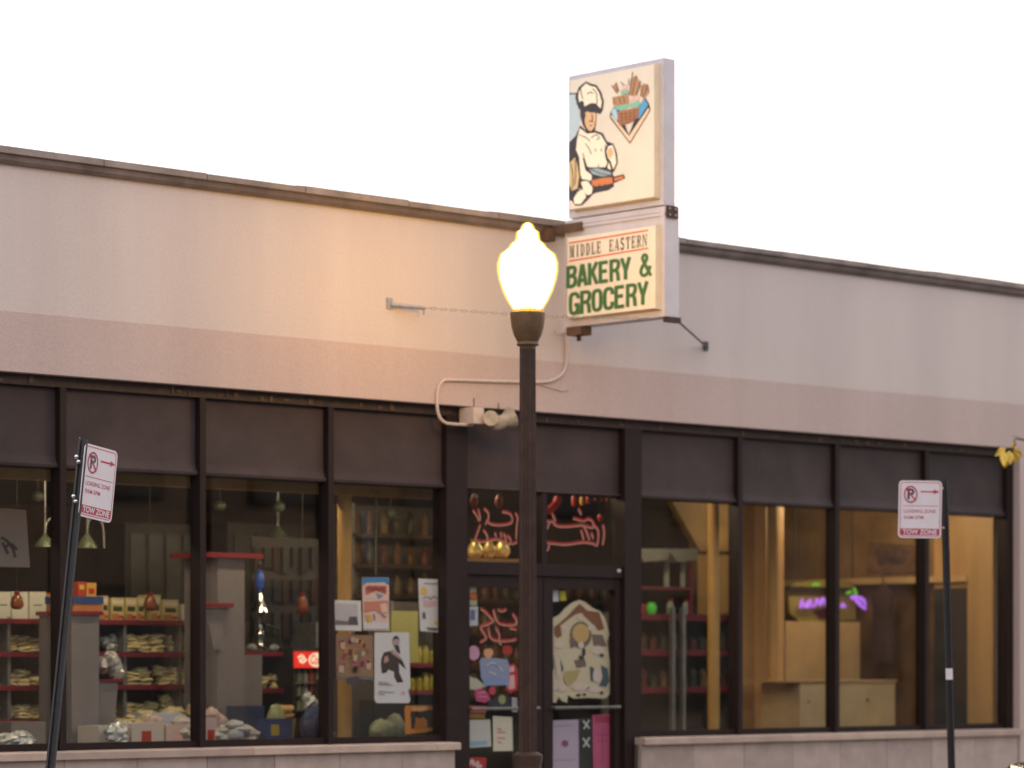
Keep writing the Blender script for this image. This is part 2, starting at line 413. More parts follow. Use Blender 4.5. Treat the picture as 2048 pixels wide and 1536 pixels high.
# sills and base tiles
for (a, b) in ((X0, -.635), (1.52, 6.86)):
    x = a
    while x < b - .05:
        L = min(1.9, b - x)
        MB().prism([(x+.002, -.055, .835), (x+.002, -.055, .885), (x+.002, -.045, .893), (x+.002, .25, .90), (x+.002, .25, .835)][::-1], (L-.004, 0, 0)).build('stone_sill', M['sill'], shop)
        x += L
    x = a
    while x < b - .05:
        L = min(.66, b - .03 - x)
        for (z0, z1) in ((.0, .40), (.405, .833)):
            MB().box(x+.003, x+L-.003, -.012+random.uniform(-.002, .002), .03, z0, z1).build('wall_tile', M['tile'], shop)
        x += L
    MB().box(a, b-.032, .03, .25, 0, .833).build('base_wall', M['grey'], shop)
# transom bar, transom panes
MB().box(-.45, 1.40, .09, .22, 2.285, 2.39).build('transom_bar', M['brown'], shop)
MB().box(.42, .48, .09, .22, 2.39, 2.985).build('transom_mullion', M['brown'], shop)
for (a, b) in ((-.45, .42), (.48, 1.40)):
    MB().box(a, b, GY, GY+.006, 2.39, 2.99).build('transom_pane', M['glass'], shop)
# doors (two leaves)
for (a, b, sgn) in ((-.445, .45, 1), (.46, 1.395, -1)):
    d = MB()
    wl, wr = (.055, .095) if sgn > 0 else (.11, .075)
    d.box(a, a+wl, .11, .19, .03, 2.28); d.box(b-wr, b, .11, .19, .03, 2.28)
    d.box(a+wl, b-wr, .115, .185, 2.18, 2.278); d.box(a+wl, b-wr, .115, .185, .03, .28)
    dl = d.build('door', M['brown'], shop)
    MB().box(a+wl, b-wr, GY-.005, GY+.001, .28, 2.18).build('pane', M['glass'], dl)
    z = onY(1160, 1415, .08).z
    pb = MB().tube([(a+wl-.02, .07, z), (b-wr+.02, .07, z)], .014)
    for xx in (a+wl-.01, b-wr+.01): pb.tube([(xx, .07, z), (xx, .115, z)], .014)
    pb.build('push_bar', M['pushbar'], dl)
p = onY(1238, 1142, .085)
MB().blob(p, .022, .012, .018).build('door_bell', M['lampwhite'], shop, True)
# ochre soffit beam just inside the glass
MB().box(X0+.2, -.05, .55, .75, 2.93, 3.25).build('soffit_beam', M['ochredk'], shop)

# right hand interior of the shop: tan side wall X=6.9 with its openings
SX = 6.85
def sidequad(a, b, t, bo): return [onX(a, t, SX), onX(b, t, SX), onX(b, bo, SX), onX(a, bo, SX)]
MB().box(SX, SX+.06, .30, 1.07, .06, 3.25).build('tan_wall', M['tan'], shop)
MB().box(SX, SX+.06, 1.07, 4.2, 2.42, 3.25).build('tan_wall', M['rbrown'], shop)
MB().box(SX, SX+.06, 1.07, 4.2, .06, .75).build('tan_wall', M['tan'], shop)
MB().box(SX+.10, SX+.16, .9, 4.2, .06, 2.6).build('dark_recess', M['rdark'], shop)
MB().box(SX-.05, SX+.09, .62, 4.2, 2.36, 2.42).build('picture_rail', M['tanl'], shop)
MB().box(SX-.012, SX-.0005, .62, 1.06, .1, 2.3).build('dark_doorway', M['dark'], shop)
MB().box(SX-.03, SX, .30, .62, .06, 3.25).build('wood_panel', M['tan'], shop)

# tan partitions
def panelY(name, x0p, x1p, topp, Y, th, m, parent=None, zb=.06, refy=1200):
    a = onY(x0p, refy, Y); b = onY(x1p, refy, Y); z1 = 3.25 if topp is None else onY((x0p+x1p)/2, topp, Y).z
    mb = MB().box(a.x, b.x, Y, Y+th, zb, z1)
    return mb.build(name, m, parent)
panelY('partition', 1484, 1532, None, 1.6, .12, M['ochre'], shop)
panelY('partition', 1532, 1568, None, 1.45, .27, M['tan'], shop)
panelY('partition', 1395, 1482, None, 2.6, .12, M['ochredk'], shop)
a = onY(1552, 1200, 1.32)
MB().lathe([(.055, .06), (.055, 3.25)], (a.x, 1.36, 0), 16).build('round_post', M['ochre'], shop, True)
# sloped ceiling bulkhead with its diagonal edge
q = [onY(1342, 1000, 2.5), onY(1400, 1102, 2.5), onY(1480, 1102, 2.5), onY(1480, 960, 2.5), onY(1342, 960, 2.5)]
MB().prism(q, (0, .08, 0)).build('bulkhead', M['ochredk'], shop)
# columns
for (xp, Y, r) in ((689, .62, .058), (1427, .75, .056)):
    a = onY(xp, 1200, Y)
    MB().lathe([(r, .06), (r, 3.25)], (a.x, Y, 0), 20).build('column', M['ochre'], shop, True)
# strip lights added to brighten the interior, unseen above the line of sight
for i, xx in enumerate((-5.6, -3.6, -1.6, .6, 2.2, 5.75)):
    sdc = 'strip light on the shop ceiling above the '+('far left shelves', 'white stand', 'water pipe', 'doors', 'red shelves', 'wooden counter')[i]
    t = thing('fill_strip', (xx, 1.05, 3.25), 'added unseen ' + sdc, 'fill light', 'added strip lights on the shop ceiling')
    MB().box(xx-.62, xx+.62, 0.96, 1.14, 3.215, 3.249).build('housing', M['white'], t)
    MB().tube([(xx-.58, 1.05, 3.192), (xx+.58, 1.05, 3.192)], .02).build('tube', M['tube'], t)

# ------------------------------------------------------------------ projecting sign
XF = .368
def FX(px, py, d=0.0):
    p = onX(px, py, XF); p.x -= d; return p
sg = thing('projecting_sign', (.44, -.3, 4.33), 'two tier box sign projecting from the wall above the doors, baker picture on top', 'sign')
yN = -1.34; yFu = -.229; yFl = -.186
zT, zM1, zM0, zB = 6.478, 5.280, 5.268, 4.370
def signbox(y0, y1, z0, z1, x1, name):
    XFr = XF + .07
    m = MB()
    m.box(XFr, x1, y0, y1, z0, z1)
    b = m.build(name, M['signmetal'], sg)
    fr = MB(); t = .045
    fr.box(XFr-.012, XFr-.001, y0, y1, z1-t, z1); fr.box(XFr-.012, XFr-.001, y0, y1, z0, z0+t)
    fr.box(XFr-.012, XFr-.001, y0, y0+t, z0+t, z1-t); fr.box(XFr-.012, XFr-.001, y1-.015, y1, z0+t, z1-t)
    fr.build('frame', M['signmetal'], b)
    return XFr
def pan(y0, y1, z0, z1, b, name, XFr, bl):
    # raised acrylic face with sloped edges; y1 is the wall side
    o = [(XFr-.0005, y0, z0), (XFr-.0005, y1, z0), (XFr-.0005, y1, z1), (XFr-.0005, y0, z1)]
    i = [(XF, y0+b, z0+b), (XF, y1-bl, z0+b), (XF, y1-bl, z1-b), (XF, y0+b, z1-b)]
    m = MB(); m.v = o + i; m.f = [(4, 7, 6, 5)]
    f_ = m.build(name, M['pan'], sg)
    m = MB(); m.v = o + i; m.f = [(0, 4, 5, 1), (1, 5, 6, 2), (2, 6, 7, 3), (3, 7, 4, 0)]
    m.build('moulded_edge', M['panshade'], f_)
    return f_
xr = signbox(yN, yFu, zM1, zT, XF+.19, 'upper_box')
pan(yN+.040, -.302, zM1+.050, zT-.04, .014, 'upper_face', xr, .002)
xr = signbox(yN-.012, yFl, zB, zM0, XF+.225, 'lower_box')
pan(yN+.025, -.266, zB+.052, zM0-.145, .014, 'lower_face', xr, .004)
MB().box(XF+.055, XF+.0695, yN-.012, -.19, zM0-.075, zM0-.05).build('ridge', M['signmetal'], sg)
MB().box(XF+.075, XF+.195, yN-.030, yN-.0125, 5.175, 5.275).build('end_plate', M['pole'], sg)
for zz in (5.20, 5.25):
    for xx in (XF+.10, XF+.17): MB().blob((xx, yN-.031, zz), .010, .006, .010, 8, 4).build('bolt', M['steel'], sg)
MB().box(XF+.072, XF+.23, yN-.03, yN+.02, zB-.045, zB-.001).build('end_plate', M['pole'], sg)
MB().box(XF+.03, XF+.058, -.40, -.01, 5.165, 5.235).build('timber_block', M['wood'], sg)
MB().box(XF-.07, XF+.028, -.10, -.01, 5.10, 5.21).build('timber_block', M['wood'], sg)
MB().box(XF+.04, XF+.16, -.40, -.22, zB-.075, zB-.002).build('timber_block', M['wood'], sg)
MB().tube([(XF+.1, -.31, zB-.12), (XF+.1, -.31, zB-.076)], .02, 8).build('cable_gland', M['pole'], sg)
MB().tube([(XF+.2, yN-.01, zB-.02), (2.34, -.005, 4.36)], .010, 6).build('guy_rod', M['post'], sg)
gl = MB().tube([onY(783, 610, -.01), onY(850, 616, -.12)], .017, 8)
gl.build('turnbuckle', M['steel'], sg, True)
# chain guy, link by link
c0 = onY(850, 616, -.12); c1 = Vector((XF+.02, yN+.03, zB-.02)); nlk = 46
lk = MB()
for i in range(nlk):
    a = c0 + (c1-c0)*(i/nlk); b = c0 + (c1-c0)*((i+1.25)/nlk); sag = -.02*math.sin(math.pi*i/nlk)
    up = Vector((0, 0, .009)) if i % 2 else Vector((.008, .006, 0)); z = Vector((0, 0, sag))
    lk.tube([a+z, a+z+up+(b-a)*.2, b+z+up-(b-a)*.2, b+z], .0026, 4); lk.tube([a+z, a+z-up+(b-a)*.2, b+z-up-(b-a)*.2, b+z], .0026, 4)
tag(lk.build('chain', M['steel'], sg), kind='stuff')
MB().box(-1.40, -1.34, -.012, 0, 4.40, 4.49).build('wall_plate', M['steel'], sg)
MB().tube([onY(848, 612, -.11), onY(848, 630, -.11)], .008, 6).build('hook', M['steel'], sg)
MB().box(2.31, 2.37, -.012, 0, 4.32, 4.40).build('wall_plate', M['post'], sg)
# print on the upper face, traced in sign coordinates
def Z1(x, y, d=.0): x = max(x, 128.5); return FX(1110 + x/4.654, 100 + y/4.654, d)
_lay = [0]
def pr(polys, m, name):
    _lay[0] += 1; d = .001 + .00022*_lay[0]
    mb = MB()
    for pl in polys: n = len(mb.v); mb.v += [tuple(Z1(x, y, d)) for x, y in pl]; mb.f.append(tuple(range(n, n+len(pl))))
    return mb.build(name, m, sg)
def prs(lines, wd, m, name):
    _lay[0] += 1; d = .001 + .00022*_lay[0]
    return tag(strokes(MB(), lines, wd, lambda x, y: Z1(x, y, d)).build(name, m, sg), kind='stuff')
INK, CRM, TANP = cm(44, 36, 40), cm(250, 236, 210), cm(222, 180, 130)
pr([[(126,402),(200,398),(240,640),(195,810),(126,885)]], INK, 'printed_outline')
pr([[(131,416),(192,410),(190,450),(225,560),(238,640),(222,720),(192,800),(131,862)]], cm(188, 205, 212), 'printed_window')
pr([[(200,500),(203,400),(222,345),(290,292),(332,312),(388,326),(434,395),(456,480),(446,560),(424,598),(392,585),(386,650),(378,720),(370,772),(330,775),(290,750),(255,690),(240,620),(235,560),(212,520)],
    [(126,885),(195,810),(236,700),(290,750),(380,752),(445,772),(485,850),(545,872),(578,960),(586,1050),(556,1125),(535,1145),(550,1178),(640,1155),(655,1195),(548,1240),(550,1270),(500,1306),(380,1330),(352,1345),(298,1405),(250,1448),(188,1450),(158,1405),(126,1395)]], INK, 'printed_outline')
pr([[(218,440),(224,388),(248,352),(290,310),(330,335),(378,345),(412,400),(436,480),(427,545),(402,520),(385,498),(340,493),(300,512),(275,525),(268,480),(242,470),(230,490)]], CRM, 'printed_hat')
pr([[(282,585),(300,572),(340,585),(362,580),(386,592),(381,650),(366,722),(340,757),(310,747),(285,700),(275,640)]], TANP, 'printed_face')
prs([[(330,572),(375,570)],[(345,600),(352,640),(340,655)],[(318,668),(340,662),(360,672)],[(322,705),(345,700)],[(300,740),(325,765)],[(240,360),(250,420),(262,460)],[(350,360),(385,400),(395,500)],[(300,410),(330,395),(360,405)],[(285,600),(270,660)]], 9, INK, 'printed_lines')
pr([[(208,830),(235,728),(300,780),(370,770),(428,790),(468,855),(485,885),(462,930),(470,1000),(488,1050),(470,1090),(330,1092),(302,1085),(272,1000),(260,1010),(285,1120),(340,1160),(345,1200),(330,1215),(252,1200),(237,1150),(228,1000),(198,930)],
    [(498,896),(538,886),(562,960),(572,1050),(545,1112),(522,1040),(494,1000),(482,940)],[(500,1040),(520,1060),(530,1120),(490,1100)],
    [(242,1222),(320,1218),(352,1290),(342,1340),(300,1352),(262,1290)],[(176,1382),(232,1290),(276,1302),(290,1370),(240,1435),(182,1432)]], CRM, 'printed_jacket')
pr([[(131,1060),(188,1000),(213,1080),(228,1180),(210,1290),(160,1310),(131,1240)]], cm(214, 184, 130), 'printed_wheat')
pr([[(492,925),(530,905),(548,960),(520,1010),(496,990)]], TANP, 'printed_hand')
pr([[(322,1108),(400,1100),(525,1140),(525,1168),(440,1176),(352,1155)]], cm(150, 170, 176), 'printed_bowl')
pr([[(342,1215),(440,1192),(534,1184),(542,1240),(450,1262),(348,1272)],[(552,1192),(636,1170),(642,1196),(556,1222)]], cm(206, 120, 60), 'printed_rolling_pin')
prs([[(285,870),(320,920),(342,970)],[(262,960),(290,1060),(320,1120)],[(470,880),(475,960),(500,1060)],[(500,1010),(525,1100),(545,1200)],[(378,915),(382,945)],[(432,915),(436,945)],[(230,790),(290,815),(330,850)],[(340,820),(380,790),(415,815),(390,835)],[(360,1255),(380,1290)],[(410,1250),(430,1285)],[(460,1245),(480,1280)],[(330,1105),(430,1150),(520,1165)],[(240,1225),(300,1215),(340,1260)],[(190,1330),(260,1290)],[(150,1060),(170,1180),(165,1290)],[(190,1020),(195,1150),(185,1260)],[(405,1065),(410,1100)]], 8, INK, 'printed_lines')
pr([[(514,590),(556,520),(600,560),(690,790),(790,520),(838,440),(880,505),(888,562),(700,872),(514,632)]], INK, 'printed_outline')
pr([[(520,618),(530,606),(692,800),(872,538),(882,560),(700,858)]], cm(236, 205, 170), 'printed_border')
pr([[(526,582),(555,532),(582,575),(588,660),(560,640)]], cm(170, 205, 226), 'printed_panel')
pr([[(790,525),(836,452),(870,512),(800,620),(778,650)]], cm(84, 160, 205), 'printed_panel')
pr([[(578,575),(650,562),(720,545),(788,532),(776,630),(700,682),(602,708)]], cm(170, 112, 70), 'printed_basket')
prs([[(590,600),(690,590),(780,560)],[(592,630),(690,620),(780,590)],[(596,660),(690,645),(772,618)],[(610,690),(690,672),(750,640)],[(620,575),(630,690)],[(660,570),(668,670)],[(700,560),(705,660)],[(740,550),(742,645)]], 5, cm(90, 52, 32), 'printed_weave')
pr([[(538,440),(600,430),(682,408),(692,505),(600,520),(545,512)],[(690,420),(712,260),(760,240),(805,330),(742,425)],[(795,425),(800,330),(868,320),(880,390),(832,452)],[(538,345),(572,300),(602,380),(572,402)]], cm(178, 132, 92), 'printed_loaves')
pr([[(620,340),(668,318),(682,362),(622,372)],[(740,430),(775,425),(785,465),(745,470)],[(700,440),(735,430),(735,470),(700,480)]], cm(232, 190, 180), 'printed_flower')
pr([[(552,522),(600,520),(660,506),(700,500),(780,472),(802,500),(764,540),(690,530),(642,560),(582,560)],[(610,385),(680,370),(690,400),(620,415)]], cm(130, 190, 165), 'printed_cloth')
prs([[(726,205),(715,300),(694,420)],[(762,235),(740,330),(720,420)],[(800,290),(780,360),(760,430)],[(835,310),(820,370),(800,430)],[(875,350),(840,400),(820,440)],[(530,330),(560,370),(580,400)],[(572,300),(582,350),(590,390)],[(615,300),(650,330)],[(690,270),(692,330)],[(600,440),(620,500)],[(640,430),(655,500)],[(550,450),(560,500)],[(860,320),(850,380)]], 7, cm(84, 62, 52), 'printed_stalks')
# lettering on the lower face
def Z2(x, y, d=.002): return FX(1090 + x/5.12, 400 + y/5.12, d)
red = MB()
red.prism([Z2(245,436), Z2(1058,303), Z2(1058,317), Z2(245,450)], (.0008, 0, 0)); red.prism([Z2(242,620), Z2(1058,486), Z2(1058,500), Z2(242,635)], (.0008, 0, 0))
red.build('red_line', cm(205, 84, 50), sg)
gm = mat('green_vinyl', s2l((60, 104, 58)), .5, .1, 20)
def lower_text(s, x0, x1, yb0, yb1, yt0, yt1, m, name, bold):
    n = len(s); wl = (x1-x0)/n; sl = (yb1-yb0)/(x1-x0)
    for i, ch in enumerate(s):
        xa = x0 + i*wl; xb = xa + wl*(.99 if ch not in 'E' else .88); mb = MB()
        put2d(mb, twod(ch, bold), Z2(xa, yb0+sl*(xa-x0)), Z2(xb, yb0+sl*(xb-x0)), Z2(xa, yt0+sl*(xa-x0)))
        mb.build(name, m, sg)
# heavy condensed capitals, one mesh per letter
_a, _b = .155, .075
HC = {
 'B': [[(_a,0),(_a,1)], [(_a,1-_b),(.58,1-_b),(.82,.87),(.82,.68),(.58,.54),(_a,.54)], [(_a,.54),(.60,.54),(.85,.41),(.85,.20),(.60,_b),(_a,_b)]],
 'A': [[(.13,0),(.47,1)], [(.87,0),(.53,1)], [(.25,.27),(.75,.27)]],
 'K': [[(_a,0),(_a,1)], [(.86,1),(.28,.44)], [(.40,.60),(.88,0)]],
 'E': [[(_a,0),(_a,1)], [(_a,1-_b),(.93,1-_b)], [(_a,.53),(.84,.53)], [(_a,_b),(.96,_b)]],
 'R': [[(_a,0),(_a,1)], [(_a,1-_b),(.58,1-_b),(.83,.87),(.83,.65),(.58,.50),(_a,.50)], [(.50,.50),(.76,.38),(.85,0)]],
 'Y': [[(.12,1),(.50,.40)], [(.88,1),(.50,.40)], [(.50,.52),(.50,0)]],
 'G': [[(.85,.70),(.80,.86),(.5,1-_b),(.22,.85),(_a,.5),(.22,.15),(.5,_b),(.74,.14),(.83,.28),(.84,.45)], [(.52,.43),(.98,.43)], [(.86,.40),(.86,0)]],
 'O': [[(.52,1-_b),(.22,.85),(_a,.5),(.22,.15),(.5,_b),(.78,.15),(1-_a,.5),(.78,.85),(.48,1-_b)]],
 'C': [[(.85,.66),(.79,.87),(.5,1-_b),(.22,.85),(_a,.5),(.22,.15),(.5,_b),(.79,.13),(.85,.34)]],
 '&': [[(.95,.03),(.36,.66),(.28,.82),(.44,.94),(.62,.85),(.56,.68),(.24,.42),(.15,.22),(.3,.08),(.55,.09),(.78,.26),(.88,.46)]],
}
def heavy(word, x0, x1, yb0, slope, hgt, wd):
    wl = (x1-x0)/len(word)
    for i, ch in enumerate(word):
        xa = x0 + i*wl + 2; lw = wl*(.90 if ch == 'E' else .96)
        mb = MB()
        for q, pl in enumerate(HC[ch]):
            pts = [(xa + u*lw, yb0 + slope*(xa + u*lw - x0) - v*hgt) for u, v in pl]
            pts = smoothline(pts) if len(pts) > 2 else pts
            for g in range(len(pts)-1):                     # short overlapping pieces, each a hair above the last
                (ax_, ay_), (bx_, by_) = pts[g], pts[g+1]; e = 0 if len(pts) == 2 else .35
                pc = [(ax_-(bx_-ax_)*e*(g > 0), ay_-(by_-ay_)*e*(g > 0)), (bx_+(bx_-ax_)*e*(g < len(pts)-2), by_+(by_-ay_)*e*(g < len(pts)-2))]
                strokes(mb, [pc], wd, lambda x_, y_: Z2(x_, y_, .0012 + .0008*q + .00002*g), False)
        tag(mb.build('lettering', gm, sg), kind='stuff')
heavy('BAKERY', 218, 882, 908, -.152, 226, 38)
heavy('&', 962, 1096, 796, -.10, 245, 34)
heavy('GROCERY', 242, 1062, 1188, -.150, 236, 38)
# serif capitals of the small line
def sf(x, w, t=1, b=1):
    r = [(x, 0, x+w, 1)]
    if b: r.append((x-.10, 0, x+w+.10, .08))
    if t: r.append((x-.10, .92, x+w+.10, 1))
    return [[(a, c), (e, c), (e, g), (a, g)] for a, c, e, g in r]
def arcD():
    o = [(.30, 0)] + [(.50+.38*math.sin(a), .5-.5*math.cos(a)) for a in [i*math.pi/8 for i in range(9)]] + [(.30, 1)]
    i = [(.30, .93)] + [(.47+.20*math.sin(a), .5+.42*math.cos(a)) for a in [k*math.pi/8 for k in range(9)]] + [(.30, .07)]
    return [o + i]
G = {
 'M': sf(.10, .10) + sf(.72, .20) + [[(.10, 1), (.30, 1), (.56, .12), (.46, .0)], [(.46, 0), (.54, 0), (.80, 1), (.72, 1)]],
 'I': sf(.38, .24), 'D': sf(.14, .22) + arcD(),
 'L': sf(.16, .22) + [[(.38, 0), (.90, 0), (.90, .30), (.82, .30), (.78, .08), (.38, .08)]],
 'E': sf(.16, .22) + [[(.38, 0), (.90, 0), (.90, .28), (.82, .28), (.78, .08), (.38, .08)], [(.38, 1), (.38, .92), (.76, .92), (.80, .74), (.88, .74), (.88, 1)], [(.38, .46), (.62, .46), (.62, .36), (.70, .36), (.70, .66), (.62, .66), (.62, .54), (.38, .54)]],
 'A': [[(.05, 0), (.14, 0), (.50, .90), (.46, 1)], [(.46, 1), (.60, 1), (.95, 0), (.70, 0), (.46, .78)], [(.24, .26), (.74, .26), (.74, .34), (.24, .34)], [(0, 0), (.28, 0), (.28, .07), (0, .07)], [(.60, 0), (1, 0), (1, .07), (.60, .07)]],
 'S': [],
 'T': sf(.38, .24, 0) + [[(.06, .92), (.94, .92), (.94, 1), (.06, 1)], [(.06, .70), (.13, .70), (.18, .92), (.06, .92)], [(.94, .70), (.87, .70), (.82, .92), (.94, .92)]],
 'R': sf(.14, .22) + [[(.30, 1), (.62, 1), (.84, .88), (.84, .64), (.62, .50), (.30, .50), (.30, .57), (.54, .57), (.62, .66), (.62, .86), (.54, .93), (.30, .93)], [(.44, .52), (.62, .52), (.84, .07), (1, .07), (1, 0), (.72, 0)]],
 'N': sf(.12, .09) + sf(.80, .09, 1, 0) + [[(.08, 1), (.30, 1), (.89, 0), (.80, 0)]],
}
def small(word, x0, x1, m):
    n = len(word); wl = (x1 - x0) / n
    for i, ch in enumerate(word):
        L0 = x0 + i*wl + wl*.06; LW = wl*.86
        if ch == 'I': L0 += wl*.05
        def P(u, v):
            x = L0 + u*LW; f = (x - 250) / 798
            yb = 592 + f*(470-592); yt = 472 + f*(348-472)
            return Z2(x, yb + (yt-yb)*v, .0024)
        if ch == 'S':
            strokes(m, [[(.80, .80), (.66, .93), (.40, .95), (.22, .80), (.30, .60), (.66, .44), (.80, .24), (.62, .06), (.34, .05), (.16, .22)]], .17, P)
        for pl in G[ch]: m.f.append(tuple(range(len(m.v), len(m.v)+len(pl)))); m.v += [tuple(P(*q)) for q in pl]
sm = MB(); small('MIDDLE', 250, 582, sm); small('EASTERN', 652, 1052, sm)
sm.build('lettering', cm(70, 55, 50), sg)

# conduit, junction box and flood light on the wall
cdt = thing('conduit', tuple(onY(1130, 700, -.02)), 'thin painted conduit looping down the wall to the flood lights', 'conduit')
pts = [(1131,660),(1133,690),(1134,715),(1128,742),(1112,757),(1085,764),(1000,763),(900,760),(885,763),(877,775),(874,795),(875,820),(880,836),(890,845),(905,848),(945,850)]
w3 = [onY(a, b, -.02) for a, b in pts]
MB().tube([Vector(p) for p in smoothline([tuple(p) for p in w3], 3)], .013, 8).build('pipe', M['conduit'], cdt, True)
MB().tube([onY(x_, y_, -.012) for x_, y_ in ((1068,765),(1090,772),(1125,782),(1137,778))], .005, 6).build('cable', M['conduit'], cdt)
MB().tube([onY(x_, y_, -.05) for x_, y_ in ((1108,660),(1112,668),(1128,666),(1133,640),(1128,628))], .008, 6).build('cable', M['conduit'], cdt)
jb = thing('flood_light', tuple(onY(960, 840, 0)), 'pair of white flood lights on a junction box above the left door', 'flood light')
a = onY(932, 815, -.02); b = onY(953, 849, -.02)
MB().box(a.x, b.x, -.11, .06, b.z, a.z).build('junction_box', M['conduit'], jb)
def headlamp(c, d, L, r0, r1):
    d = Vector(d).normalized(); c = Vector(c); mb = MB(); n = 6
    prof = [(0, r0*.55), (.2, r0), (.45, r0*1.02), (.6, r0*.9), (1.0, r1)]
    a_ = d.orthogonal().normalized(); b_ = d.cross(a_); seg = 14; n0 = 0
    for (t, r) in prof:
        for q in range(seg):
            an = 2*math.pi*q/seg; mb.v.append(tuple(c + d*(t*L) + (a_*math.cos(an) + b_*math.sin(an))*r))
    for i in range(len(prof)-1):
        for q in range(seg):
            q2 = (q+1) % seg; mb.f.append((i*seg+q, i*seg+q2, (i+1)*seg+q2, (i+1)*seg+q))
    mb.f.append(tuple(range(seg-1, -1, -1))); mb.f.append(tuple((len(prof)-1)*seg+q for q in range(seg)))
    return mb
h1 = onY(986, 846, -.10); h2 = onY(1000, 842, -.16)
headlamp(onY(978, 842, -.08), (-.55, -.75, .1), .13, .045, .065).build('lamp_head', M['flood'], jb, True)
headlamp(onY(984, 852, -.14), (.80, -.25, .35), .20, .06, .095).build('lamp_head', M['flood'], jb, True)
MB().tube([onY(950, 836, -.04), onY(975, 845, -.08), onY(1000, 850, -.14)], .016, 8).build('bracket', M['conduit'], jb, True)
# fine wire marks near the left of the conduit loop
wb = MB()
for (xx, y0, y1) in ((948, 796, 822), (997, 806, 830)): wb.tube([onY(xx, y0, -.012), onY(xx, y1, -.012)], .0035, 5)
wb.build('hanger_wire', M['pole'], jb)

# ------------------------------------------------------------------ street lamp
LPS = 1.85                                        # distance from the wall
_a = (1053 - 1024) / FPX
LPX = (_a*(26 - RT.x*LPS) - FW.x*LPS) / (RT.x - _a*FW.x); LPY = -LPS
LDEP = (Vector((LPX, LPY, 1.55)) - CAM).dot(FW)
lamp = thing('street_lamp', (LPX, LPY, 0), 'lit acorn globe street lamp on a brown fluted iron post', 'street lamp')
def zy(zy_): return 1.55 + (1325 - (420 + zy_/4.27)) * LDEP / FPX
k_ = .000826 * LDEP / 21.9
prof = [(130,850),(175,780),(215,700),(248,600),(263,520),(263,450),(240,380),(178,332),(166,322),(150,292),(112,262),(104,230),(100,190),(92,182),(70,172),(56,140),(42,118),(12,110)]
MB().lathe([(r*k_ - .021, zy(y)) for r, y in prof[:-1]] , (LPX, LPY, 0), 40).build('globe', GLOBE, lamp, True)
MB().lathe([(r*k_, zy(y)) for r, y in prof[:-1]] + [(.010, zy(106))], (LPX, LPY, 0.0), 40).build('bloom_shell', SHELLG, lamp, True)
prof2 = [(66,1190),(68,1168),(90,1158),(96,1150),(92,1140),(88,1128),(118,1070),(138,1000),(148,930),(150,890),(150,878),(138,866),(132,852),(126,848)]
MB().lathe([(r*k_, zy(y)) for r, y in prof2], (LPX, LPY, 0), 32).build('fitter', M['fitter'], lamp, True)
ztop = zy(1185)
MB().lathe([(.070, .85), (.066, 2.4), (.061, ztop-.04), (.061, ztop+.01)], (LPX, LPY, 0), 32, flute=.13).build('shaft', M['pole'], lamp)
MB().lathe([(.22, -.02), (.22, .10), (.17, .16), (.16, .55), (.14, .66), (.105, .72), (.105, .78), (.115, .81), (.115, .85), (.075, .875)], (LPX, LPY, 0), 24).build('base', M['pole'], lamp, True)
